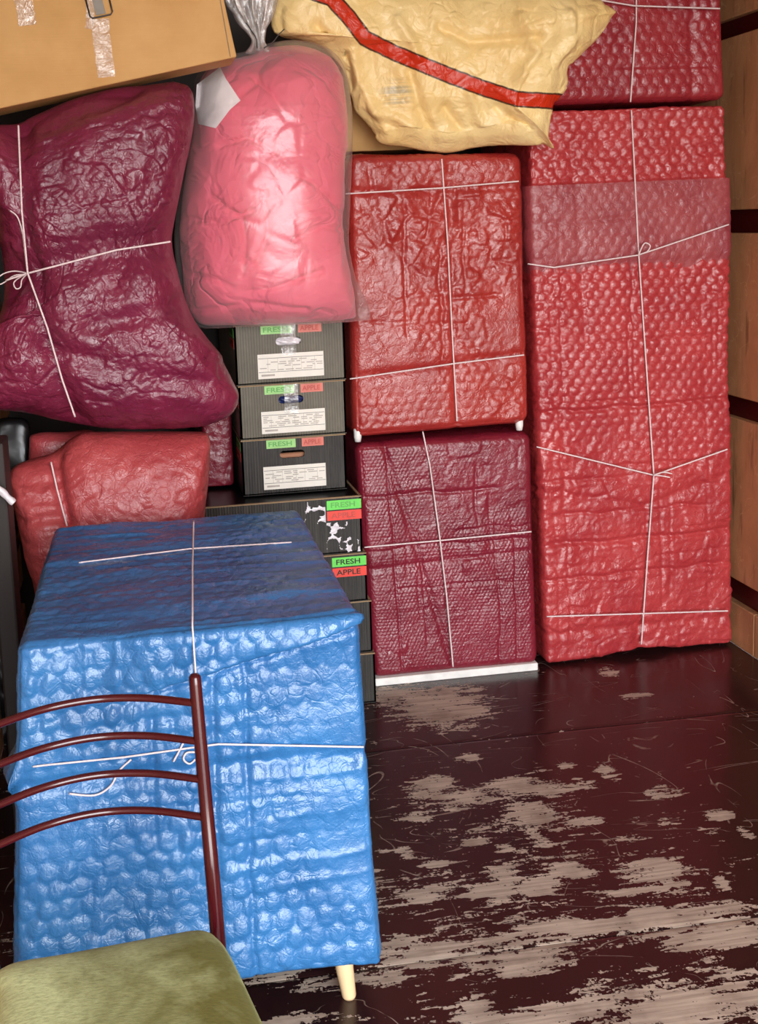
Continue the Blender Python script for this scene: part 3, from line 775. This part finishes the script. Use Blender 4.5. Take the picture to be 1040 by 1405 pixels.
# --- pink bedding bag
t = thing('bedding_bag', 'clear plastic bag stuffed with pink bedding, standing on the black fruit boxes', 'bag', (.42, 3.36, 1.24))
pk = [(365, 66), (405, 63), (440, 72), (462, 95), (472, 140), (474, 200), (470, 260), (468, 330), (478, 380), (488, 425), (480, 441), (430, 444), (380, 444), (330, 444), (285, 447), (262, 430), (252, 400), (247, 350), (254, 280), (264, 200), (270, 140), (282, 100), (310, 82), (345, 74)]
PC = [[(255, 375), (300, 385), (330, 400), (375, 395), (440, 372)], [(290, 270), (330, 300), (335, 330), (330, 380)], [(300, 200), (340, 190), (375, 210)], [(385, 230), (430, 255), (470, 290)], [(262, 300), (300, 305), (345, 290)], [(345, 100), (372, 130), (390, 160)], [(365, 70), (350, 110), (320, 140)], [(400, 330), (440, 310), (468, 315)], [(270, 430), (340, 415), (420, 425)], [(360, 260), (365, 320), (350, 360)]]
PCL = [px_line(q, 3.2) for q in PC]
def pink_disp(V, N):
    P = V[:, [0, 2]]; front = np.clip(-N[:, 1]*1.6, 0, 1); r = .018*fbm(V*5, 3, 48)
    for L in PCL: r -= .014*np.exp(-(poly_dist(P, L)/.009)**2)*front*np.clip(.7+fbm(V*9, 2, 3), .2, 1.2)
    r += .010*(ridge(V*np.array([7, 7, 10]), 2, 44, 2)-.5)
    return r
V, F, N = pillow(pk, 3.34, .19, .14, 360, 130, 2.3, .52, disp=pink_disp, nb=24, cyl=True)
V[:, 2] = np.maximum(V[:, 2], 1.2385)
obj('bedding', V, F, M_PINK, t); sK = Surf(V, F)
def film_d(V, N): return .013+.018*fbm(V*5, 1, 48)+.004*facets(V[:, 0], V[:, 2], 11, 95, .3)
cx, cy = 365, 260
pf = [(cx+(x-cx)*1.015, cy+(y-cy)*1.006) for x, y in pk]
pf = [q for q in pf]
i0 = next(i for i, q in enumerate(pk) if q == (488, 425))
pf[i0] = (500, 428); pf[i0+1] = (492, 445)
V, F, N = pillow(pf, 3.330, .198, .145, 260, 60, 2.3, .52, disp=film_d, cyl=True)
V[:, 2] = np.maximum(V[:, 2], 1.2365)
o = obj('plastic_film', V, F, M_FILM, t); tag(o, 'clear glossy plastic film')
# patch of white paper inside the film
pp = [(270, 116), (302, 92), (310, 108), (330, 138), (316, 150), (296, 176), (272, 170), (268, 145)]
cxp = np.mean(pp, 0); V = []; n = 40; R_ = 9; ol = np.concatenate([np.linspace(pp[i], pp[(i+1) % len(pp)], 6)[:-1] for i in range(len(pp))])
pts = [tuple(cxp)]
for k in range(1, R_+1): pts += [tuple(cxp+(q-cxp)*k/R_) for q in ol]
ok = []
for q in pts:
    h = sK.hit(*q)
    if h is None: h = atY(q[0], q[1], 3.28)
    ok.append(h)
ok = np.array(ok); m_ = len(ol); dd = ok-CAM; LL = np.linalg.norm(dd, axis=1, keepdims=True); ok = CAM+dd/LL*(LL-.006)
Fq = [[0, 1+i, 1+(i+1) % m_] for i in range(m_)]
for k in range(R_-1):
    a = 1+k*m_; Fq += [[a+i, a+m_+i, a+m_+(i+1) % m_, a+(i+1) % m_] for i in range(m_)]
o = obj('paper_patch', ok, Fq, M_PATCH, t); tag(o, 'white crumpled paper patch')
# gathered neck of the bag
def neck():
    V = []; Fa = []; lv = [(355, 72, .030, .03), (354, 58, .016, .016), (352, 45, .022, .02), (348, 28, .040, .026), (345, 8, .055, .03), (346, -18, .070, .034)]
    n = 72; A = []
    C_ = catmull([list(atY(x, y, 3.30))+[rx, ry] for x, y, rx, ry in lv], 8)
    for i, row in enumerate(C_):
        for k in range(n):
            an = 2*math.pi*k/n; g = 1+.28*math.sin(an*9+i*.10)+.14*math.sin(an*17+1.3-i*.12)
            V.append((row[0]+row[3]*math.cos(an)*g, row[1]+row[4]*math.sin(an)*g, row[2]))
    for i in range(len(C_)-1):
        for k in range(n): Fa.append([i*n+k, i*n+(k+1) % n, (i+1)*n+(k+1) % n, (i+1)*n+k])
    return np.array(V), Fa
v, f = neck(); o = obj('gathered_neck', v, f, M_NECK, t); tag(o, 'gathered clear plastic neck')
v, f = merge(tube_vf(catmull([atY(x, y, 3.25) for x, y in ((353, 66), (351, 52), (345, 42), (337, 31))], 6), .0016, 6), tube_vf(catmull([atY(x, y, 3.25) for x, y in ((362, 66), (374, 58), (382, 48), (390, 40))], 6), .0016, 6))
o = obj('wire_tie', v, f, M_STEEL, t); tag(o, 'dark thin wire tie')

# --- yellow sack
t = thing('plastic_sack', 'yellow plastic sack with a red diagonal stripe, lying on top of the scarlet parcel', 'sack', (1.0, 3.45, 1.74))
yo = [(372, 50), (366, 20), (375, -20), (420, -45), (520, -50), (620, -35), (700, -22), (760, -6), (822, 20), (818, 34), (800, 62), (778, 84), (764, 100), (762, 124), (746, 146), (742, 164), (738, 186), (742, 208), (728, 202), (716, 204), (660, 203), (610, 210), (560, 203), (520, 196), (503, 172), (482, 148), (474, 110), (462, 92), (440, 70), (405, 58)]
yo = [(float(a), float(b)) for a, b in yo]
YC = [[(480, 60), (500, 120), (540, 190)], [(560, 100), (575, 150), (600, 195)], [(640, 130), (660, 170), (720, 190)], [(600, 40), (640, 60), (720, 60)], [(700, 30), (720, 80), (700, 110)], [(430, 40), (470, 80), (480, 120)], [(540, 30), (560, 60), (570, 80)], [(680, 150), (700, 175), (735, 195)], [(760, 30), (770, 60), (750, 90)], [(610, 150), (640, 185), (650, 200)], [(520, 150), (590, 185), (680, 185)]]
YCL = [px_line(q, 3.36) for q in YC]
def yel_disp(V, N):
    P = V[:, [0, 2]]; front = np.clip(-N[:, 1]*1.6, 0, 1); r = .020*fbm(V*5, 3, 68)
    for i, L in enumerate(YCL): r += (-.018 if i % 2 else .014)*np.exp(-(poly_dist(P, L)/.016)**2)*front
    return (r+.009*(ridge(V*5, 2, 64, 2.4)-.5)+.012*facets(V[:, 0]+.02*fbm(V*7, 2, 5), V[:, 2]*.8, 9, 3, .3)+.006*facets(V[:, 0], V[:, 2], 21, 4, .3))*np.where(N[:, 2] < -.5, .3, 1)
def yshift(V): return -.11*smooth(1.10, 1.34, V[:, 0])-.06*smooth(.85, .55, V[:, 0])
V, F, N = pillow(yo, 3.44, .12, .10, 420, 140, 2.2, .6, per=8, yshift=yshift, disp=yel_disp)
o = obj('sack', V, F, M_YELLOW, t); tag(o, 'yellow film printed with a red stripe')
L = px_line([(380, -30), (455, -2), (480, 25), (500, 52), (540, 72), (600, 97), (660, 120), (710, 136), (775, 140)], 3.36)
P = V[:, [0, 2]]; P = P*1.0
sc_ = CAM[[0, 2]]+(P-CAM[[0, 2]])*(3.36/np.maximum(V[:, 1:2], .1))
sd = poly_dist(sc_, L)-.045
at = o.data.attributes.new('stripe', 'FLOAT', 'POINT'); at.data.foreach_set('value', sd.astype(np.float32))
g = atY(545, 128, 3.36)[[0, 2]]; sm_ = np.exp(-(((sc_-g)/np.array([.05, .04]))**2).sum(1)**2)*.8
at = o.data.attributes.new('smudge', 'FLOAT', 'POINT'); at.data.foreach_set('value', sm_.astype(np.float32))

# --- cardboard box top left
def card_box(name, label, fbl, w, h, depth, tilt, loc, t=.006):
    th = thing(name, label, 'box', loc)
    ca, sa = math.cos(tilt), math.sin(tilt); o_ = np.array(fbl)
    def T(p): p = np.asarray(p, float); return o_+np.stack([p[:, 0]*ca-p[:, 2]*sa, p[:, 1], p[:, 0]*sa+p[:, 2]*ca], 1)
    v, f = box_vf(0, w, 0, depth, 0, h, .004, 2); obj('body', T(v), f, M_CARD, th, False)
    return th, T
BXY = 3.0
a = atY(-42, 158, BXY); b = atY(325, 78, BXY); tilt = math.atan2(b[2]-a[2], b[0]-a[0]); wd = math.hypot(b[0]-a[0], b[2]-a[2])
th, T = card_box('cardboard_box', 'large tan cardboard box with strips of clear tape, tilted on top of the plum bundle', a, wd, .55, .15, tilt, (0.02, 3.2, 1.9))
def on_box(px): # point of the front face in box coordinates
    p = atY(px[0], px[1], BXY)-a; return np.array([p[0]*math.cos(tilt)+p[2]*math.sin(tilt), p[2]*math.cos(tilt)-p[0]*math.sin(tilt)])
def strip(name, pxs, wid, mat, yoff=-.0012, jag=.003, n=14):
    L = catmull([on_box(q) for q in pxs], 6); V = []; Fa = []
    for i, q in enumerate(L):
        d = L[min(i+1, len(L)-1)]-L[max(i-1, 0)]; d /= np.linalg.norm(d); nn = np.array([-d[1], d[0]])
        for s in range(5):
            u = (s/4-.5)*(wid+random.uniform(-jag, jag)); V.append((q[0]+nn[0]*u, yoff-(.0015 if s in (1, 3) else 0)*random.random(), q[1]+nn[1]*u))
    for i in range(len(L)-1):
        for s in range(4): Fa.append([i*5+s, i*5+s+1, (i+1)*5+s+1, (i+1)*5+s])
    o = obj(name, T(np.array(V)), Fa, mat, th); return o
tag(strip('tape_strip', [(137, 26), (140, 60), (146, 106)], .046, M_TAPE), 'clear parcel tape')
tag(strip('tape_strip', [(122, -14), (124, 10), (122, 40)], .020, M_TAPE, -.002), 'narrow torn tape')
tag(strip('tape_strip', [(28, -14), (34, 10), (38, 35)], .045, M_TAPE), 'short tape piece at left')
strip('edge_crease', [(300, -12), (316, 78)], .003, M_CARDEDGE, -.0006, 0)
c0 = on_box((136, 8)); hv = []
pl_ = [(x, z) for x, z in ((-.030, .045), (-.030, -.022), (-.024, -.028), (.024, -.028), (.030, -.022), (.030, .045))]
v, f = tube_vf(T(np.array([(c0[0]+x, -.005, c0[1]+z) for x, z in pl_])), .0022, 8); o = obj('wire_handle', v, f, M_STEEL, th); tag(o, 'dark wire handle loop')
v, f = box_vf(c0[0]-.014, c0[0]+.012, -.003, .001, c0[1]-.022, c0[1]+.04); o = obj('grey_patch', T(v), f, M_GREY, th, False); tag(o, 'grey patch within the wire loop')

# --- cardboard box behind the yellow sack
th, T = card_box('cardboard_box', 'tan cardboard box half hidden behind the yellow sack, on the scarlet parcel', (.72, 3.57, 1.762), .44, .36, .32, 0, (.94, 3.73, 1.762))
v, f = box_vf(-.012, .012, -.004, 0, .02, .30, .0); o = obj('white_tape', T(v), f, M_WHITE, th, False); tag(o, 'white tape at its left edge')

# ------------------------------------------------------------------ apple boxes
def plate_with_slot(x0, x1, y, th, z0, z1, sx, sz, sw, sh):
    bm = bmesh.new()
    out = [bm.verts.new((x, y, z)) for x, z in ((x0, z0), (x1, z0), (x1, z1), (x0, z1))]
    inn = []; r = sh/2
    for k in range(9): an = -math.pi/2+math.pi*k/8; inn.append(bm.verts.new((sx+sw/2-r+r*math.cos(an), y, sz+r*math.sin(an))))
    for k in range(9): an = math.pi/2+math.pi*k/8; inn.append(bm.verts.new((sx-sw/2+r+r*math.cos(an), y, sz+r*math.sin(an))))
    ed = [bm.edges.new((L[i], L[(i+1) % len(L)])) for L in (out, inn) for i in range(len(L))]
    bmesh.ops.triangle_fill(bm, use_beauty=True, edges=ed)
    for f in list(bm.faces):
        c = f.calc_center_median()
        if abs(c.x-sx) < sw/2-r*.6 and abs(c.z-sz) < r*.7: bm.faces.remove(f)
    g = bmesh.ops.extrude_face_region(bm, geom=list(bm.faces)+list(bm.edges)+list(bm.verts))
    bmesh.ops.translate(bm, vec=(0, th, 0), verts=[v for v in g['geom'] if isinstance(v, bmesh.types.BMVert)])
    bmesh.ops.recalc_face_normals(bm, faces=list(bm.faces)); return bm_arrays(bm)
FONTC = {}
def text_vf(s, height, width):
    if s not in FONTC:
        cu = bpy.data.curves.new('txt', 'FONT'); cu.body = s; cu.size = 1; cu.offset = .018; cu.resolution_u = 3
        o = bpy.data.objects.new('txt', cu); COL.objects.link(o)
        dg = bpy.context.evaluated_depsgraph_get(); dg.update()
        me = bpy.data.meshes.new_from_object(o.evaluated_get(dg))
        FONTC[s] = (np.array([v.co[:] for v in me.vertices]), [list(p.vertices) for p in me.polygons])
        bpy.data.objects.remove(o); bpy.data.meshes.remove(me); bpy.data.curves.remove(cu)
    v, f = FONTC[s]; v = v.copy(); mn, mx = v.min(0), v.max(0)
    q = (v-mn)/np.maximum(mx-mn, 1e-6)
    return q[:, 0]*width, q[:, 1]*height, f
def sticker(parent, txt, x0, x1, y, z0, z1, mat, ink, side=False, pad=.12, twid=.8):
    if side: o = box('sticker', y-.0008, y, x0, x1, z0, z1, mat, parent)
    else: o = box('sticker', x0, x1, y-.0008, y, z0, z1, mat, parent)
    h = z1-z0; w = x1-x0
    tx, tz, f = text_vf(txt, h*.58, w*twid); X = x0+w*pad*.6+tx; Z = z0+h*.22+tz
    if side: v = np.stack([np.full_like(X, y-.0014), x1-(X-x0), Z], 1)
    else: v = np.stack([X, np.full_like(X, y-.0014), Z], 1)
    l = obj('lettering', v, f, ink, o, False); tag(l, 'the word '+txt)
    return o
def label_sheet(parent, x0, x1, y, z0, z1, seed):
    o = box('paper_label', x0, x1, y-.0008, y, z0, z1, M_PAPER, parent); tag(o, 'white printed contents label')
    R = random.Random(seed); h = z1-z0; w = x1-x0; A = []; B = []
    for fz in (.83, .27):
        A.append(box_vf(x0+.002, x1-.002, y-.0013, y-.0009, z0+h*fz-.0007, z0+h*fz+.0007))
    for r_ in range(6):
        z = z0+h*(.33+.08*r_)
        x = x0+.006
        while x < x1-.02:
            l = R.uniform(.008, .03)
            if R.random() < .6: B.append(box_vf(x, min(x+l, x1-.004), y-.0013, y-.0009, z, z+.0028))
            x += l+.006
    for fx in (.15, .3, .52, .66, .86): B.append(box_vf(x0+w*fx, x0+w*fx+.0008, y-.0012, y-.0009, z0+h*.28, z0+h*.82))
    B.append(box_vf(x0+.01, x0+w*.25, y-.0013, y-.0009, z0+h*.1, z0+h*.18))
    v, f = merge(*A); obj('ruled_lines', v, f, M_PRINTD, o, False)
    v, f = merge(*B); obj('small_print', v, f, M_PRINT, o, False)
def tray(name, label, x0, x1, y0, d, z0, z1, slot=True, mat=None):
    mat = mat or M_APPLED
    t = thing(name, label, 'box', ((x0+x1)/2, y0+d/2, z0), 'black fruit boxes')
    k = .006; zt = z1-.004; xc = (x0+x1)/2; h = z1-z0
    if slot: fr = plate_with_slot(x0, x1, y0, k, z0+.002, zt, xc-.005, z0+h*.70, .080, .024)
    else: fr = box_vf(x0, x1, y0, y0+k, z0+.002, zt)
    v, f = merge(fr, box_vf(x0, x1, y0+d-k, y0+d, z0+.002, zt), box_vf(x0, x0+k, y0, y0+d, z0+.002, zt), box_vf(x1-k, x1, y0, y0+d, z0+.002, zt), box_vf(x0, x1, y0, y0+d, z0, z0+k))
    obj('body', v, f, mat, t, False)
    rim = merge(box_vf(x0-.001, x1+.001, y0-.001, y0+.007, zt, z1), box_vf(x0-.001, x1+.001, y0+d-.007, y0+d+.001, zt, z1), box_vf(x0-.001, x0+.006, y0, y0+d, zt, z1), box_vf(x1-.006, x1+.001, y0, y0+d, zt, z1))
    o = obj('cut_edge', *rim, M_CARDEDGE, t, False); tag(o, 'raw brown card edge')
    return t
specs = [('topmost of the three end-on black fruit boxes, white plastic bulging from its hand hole', .328, .675, 1.046, 1.234, 'white', 3.350),
         ('middle of the three end-on black fruit boxes, navy plastic in its hand hole', .334, .672, .872, 1.044, 'navy', 3.356),
         ('lowest of the three end-on black fruit boxes, with an open hand hole', .334, .668, .690, .870, 'brown', 3.362)]
for i, (lb, x0, x1, z0, z1, fill, y0) in enumerate(specs):
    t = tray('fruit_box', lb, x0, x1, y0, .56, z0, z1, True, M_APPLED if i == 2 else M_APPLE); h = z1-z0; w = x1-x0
    g0 = x0+w*.24; mid = x0+w*.52
    sticker(t, 'FRESH', g0, mid, y0, z1-.032, z1-.005, M_GREENPALE, M_INKFADE_G)
    sticker(t, 'APPLE', mid+.02, x0+w*.79, y0, z1-.032, z1-.005, M_REDPALE, M_INKFADE_R)
    label_sheet(t, x0+w*.20, x0+w*.80, y0, z0+h*.09, z0+h*.50, i)
    sticker(t, 'FRESH', y0+.02, y0+.14, x0, z1-.040, z1-.012, M_GREEN, M_INK, True)
    sticker(t, 'APPLE', y0+.02, y0+.14, x0, z1-.075, z1-.046, M_RED, M_INK, True)
    xc = (x0+x1)/2-.005; zc = z0+h*.70
    if fill == 'brown':
        box('content', xc-.05, xc+.05, y0+.02, y0+.04, z0+.01, zc-.001, M_BROWNHOLE, t, .004)
    else:
        bm = bmesh.new(); bmesh.ops.create_uvsphere(bm, u_segments=40, v_segments=24, radius=1)
        for vv in bm.verts:
            c_ = vv.co.copy(); r_ = 1+.10*math.sin(c_.x*9+c_.z*7)+.05*math.sin(c_.x*21-c_.z*13); vv.co = Vector((xc+c_.x*.047*r_, y0+.011+c_.y*.015*r_, zc+c_.z*.016*r_))
        v, f = bm_arrays(bm); o = obj('content', v, f, M_WHITEPLASTIC if fill == 'white' else M_NAVY, t); tag(o, fill+' plastic bulging through the hand hole')
        # tape over the hole
        n = 10; V = []; Fa = []
        for q in range(n+1):
            z = zc-.045+q*(z1-.003-zc+.045)/n
            for s in range(4): V.append((xc-.022+s*.0147+random.uniform(-.002, .002), y0-.0016-random.uniform(0, .0012)-(.014 if abs(z-zc) < .014 else 0), z))
        for q in range(n):
            for s in range(3): Fa.append([q*4+s, q*4+s+1, q*4+s+5, q*4+s+4])
        o = obj('tape_strip', np.array(V), Fa, M_TAPE, t); tag(o, 'clear tape over the hand hole')
lows = [(.503, .686, .695, 3.28, 'upper side-on black fruit box scuffed white, under the three end-on boxes'), (.343, .501, .705, 3.278, 'side-on black fruit box with bright labels, second from the top of the lower stack'), (.170, .341, .717, 3.282, 'side-on black fruit box third in the lower stack, mostly behind the blue cabinet'), (.0, .168, .722, 3.276, 'bottom black fruit box on the floor, beside the white base board')]
for i, (z0, z1, x1, y0, lb) in enumerate(lows):
    t = tray('fruit_box', lb, x1-.50, x1, y0, .66, z0, z1, False)
    gx = x1-.110
    if i == 0: tag(box('top_film', x1-.492, x1-.008, y0+.009, y0+.65, z1-.006, z1-.0008, M_BLACK, t, .002), 'shiny black film over the top')
    if i < 2:
        sticker(t, 'FRESH', gx, x1, y0, z1-.040, z1-.010, M_GREEN, M_INKFADE_G if i == 0 else M_INK, pad=.2, twid=.70)
        sticker(t, 'APPLE', gx, x1, y0, z1-.074, z1-.044, M_RED, M_INKFADE_R if i == 0 else M_INK, pad=.2, twid=.70)
    if i == 0:
        # ragged torn white film left on the face
        nx, nz = 90, 90; gx_, gz_ = np.meshgrid(np.linspace(x1-.19, x1-.005, nx), np.linspace(z0+.004, z1-.006, nz))
        V = np.stack([gx_.ravel(), np.full(nx*nz, y0-.001), gz_.ravel()], 1)
        nz_ = ridge(V*np.array([30, 1, 30])+3, 2, 33, 3); V[:, 1] -= .004*nz_
        u = (V[:, 0]-(x1-.19))/.185; w_ = (V[:, 2]-z0)/(z1-z0)
        band = np.exp(-((w_-(1.0-1.05*u))/.24)**2); keep = (nz_*1.3+band*.62+.35*fbm(V*80, 2, 5) > 1.10)
        idx = np.arange(nx*nz).reshape(nz, nx); q = np.stack([idx[:-1, :-1], idx[:-1, 1:], idx[1:, 1:], idx[1:, :-1]], -1).reshape(-1, 4)
        keep &= ~((V[:, 0] > gx-.004) & (V[:, 2] > z1-.079)); q = q[keep[q].all(1)]
        o = obj('torn_film', V, q, M_WHITEPLASTIC, t); tag(o, 'torn white film scraps', kind='stuff')

# --- dark red parcel deep in the gap
C = corners((.222, 3.50, .692), (.322, 3.50, .692), (.322, 3.50, .955), (.222, 3.50, .955), .40)
V, F, p, nr, dims = parcel(C, .015, (.006, .02, .006), film_disp(61, .03, .003, .010, 12, .008))
tag(obj('wrapped_parcel', V, F, M_MAROON), 'small dark red wrapped parcel in the shaded gap left of the end-on boxes', 'parcel')

# --- things at the left edge
v, f = box_vf(-.372, -.322, 2.74, 2.86, 0, 1.03, .006, 2)
tag(obj('upright_board', v, f, M_DARKWALL, None, False), 'dark brown upright board at the left edge, beside the blue cabinet', 'board')
def black_d(V, N): return .02*fbm(V*9, 3, 77)+.012*(ridge(V*14, 2, 78)-.5)
V, F, N = pillow([(2, 575), (30, 572), (44, 590), (36, 640), (30, 700), (20, 800), (22, 1000), (10, 1080), (-8, 1080), (-14, 700), (-12, 590)], 3.28, .05, .05, 120, 40, 3, .5, disp=black_d)
V[:, 2] = np.maximum(V[:, 2], .002)
tag(obj('black_bag', V, F, M_BLACK), 'black plastic bag in the dark gap left of the rose red bundle', 'bag')
P = catmull([atY(x, y, 2.71) for x, y in ((-14, 664), (0, 672), (10, 682), (19, 690))], 6)
v, f = tube_vf(P, [.009+.001*math.sin(i*.9) for i in range(len(P))], 10)
tag(obj('plastic_twist', v, f, M_WHITEPLASTIC), 'short shiny white twist of plastic at the left edge beside the rose red bundle', 'wrapping')

# ------------------------------------------------------------------ dining chair
t = thing('dining_chair', 'dining chair with green velvet seat and maroon metal ladder back, before the blue cabinet', 'chair', (-.06, 1.4, 0))
SB = [(-.252, 1.565), (-.15, 1.578), (.0, 1.592), (.060, 1.594), (.082, 1.572), (.100, 1.52), (.128, 1.38), (.155, 1.24), (.150, 1.19), (.10, 1.17), (-.03, 1.16), (-.17, 1.165), (-.222, 1.19), (-.235, 1.25), (-.240, 1.38), (-.248, 1.50)]
O = catmull([(x, y, 0) for x, y in SB], 12, True)[:, :2]; c = O.mean(0); n = len(O); V = []; F = []
prof = [(0, .0), (.25, 0), (.5, .0005), (.7, .002), (.85, .006), (.94, .013), (.985, .022), (1.0, .032), (.985, .044), (.95, .050), (.6, .052), (.2, .052)]
V.append((c[0], c[1], .462))
for r_, dz in prof[1:]:
    for q in O: P_ = c+(q-c)*r_; V.append((P_[0], P_[1], .462-dz+.0035*math.sin(P_[0]*20)*math.cos(P_[1]*16)*(1-r_)))
V.append((c[0], c[1], .41)); m_ = len(prof)-1
for i in range(n): F.append([0, 1+i, 1+(i+1) % n])
for k in range(m_-1):
    a_0 = 1+k*n; F += [[a_0+i, a_0+n+i, a_0+n+(i+1) % n, a_0+(i+1) % n] for i in range(n)]
e_ = len(V)-1; l0 = 1+(m_-1)*n; F += [[e_, l0+(i+1) % n, l0+i] for i in range(n)]
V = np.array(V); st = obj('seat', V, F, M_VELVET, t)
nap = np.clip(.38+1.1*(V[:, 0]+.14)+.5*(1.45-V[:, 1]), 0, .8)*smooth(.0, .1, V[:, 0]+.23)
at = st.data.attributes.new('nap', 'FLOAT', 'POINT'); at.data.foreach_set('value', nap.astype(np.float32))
tag(st, 'green velvet upholstered seat')
# frame under the seat
fr = catmull([(c[0]+(x-c[0])*.93, c[1]+(y-c[1])*.93, .40) for x, y in SB], 6, True)
v, f = tube_vf(np.concatenate([fr, fr[:1]]), .010, 10); obj('seat_frame', v, f, M_LACQUER, t)
bk = thing  # back rest posts run down as rear legs
top_r, low_r, foot_r = np.array((.0735, 1.672, .827)), np.array((.084, 1.622, .43)), np.array((.095, 1.66, 0))
top_l, low_l, foot_l = np.array((-.262, 1.650, .822)), np.array((-.268, 1.60, .43)), np.array((-.28, 1.64, 0))
for (a0, b0, c0_) in ((top_r, low_r, foot_r), (top_l, low_l, foot_l)):
    P = catmull([a0, a0*.5+b0*.5+np.array((.0, .004, 0)), b0, c0_], 10)
    P = np.concatenate([[P[0]+(P[0]-P[1])/np.linalg.norm(P[0]-P[1])*.004], P])
    v, f = tube_vf(P, [.0065, .0098]+[.0102+.0022*min(1, i/20) for i in range(len(P)-2)], 16); obj('back_post', v, f, M_LACQUER, t)
for i, (yr, yl, ym) in enumerate(((965, 993, 957), (1014, 1043, 1007), (1066, 1100, 1056), (1117, 1158, 1106))):
    z = (.784, .7225, .661, .600)[i]
    f_ = (.827-z)/(.827-.43); pr = top_r+(low_r-top_r)*f_; plft = top_l+(low_l-top_l)*f_
    pr[2] = z; plft[2] = z
    md = (pr+plft)/2; P = catmull([pr, pr*.75+plft*.25+np.array((0, .046, 0)), md+np.array((0, .064, 0)), pr*.25+plft*.75+np.array((0, .048, 0)), plft], 10)
    v, f = tube_vf(P, .0062, 12); obj('back_rail', v, f, M_LACQUER, t)
for (x, y) in ((.135, 1.215), (-.20, 1.21)):
    v, f = tube_vf([(x, y, .41), (x+.005*np.sign(x), y-.01, .2), (x+.015*np.sign(x), y-.025, 0)], [.0115, .0115, .010], 14); obj('leg', v, f, M_LACQUER, t)
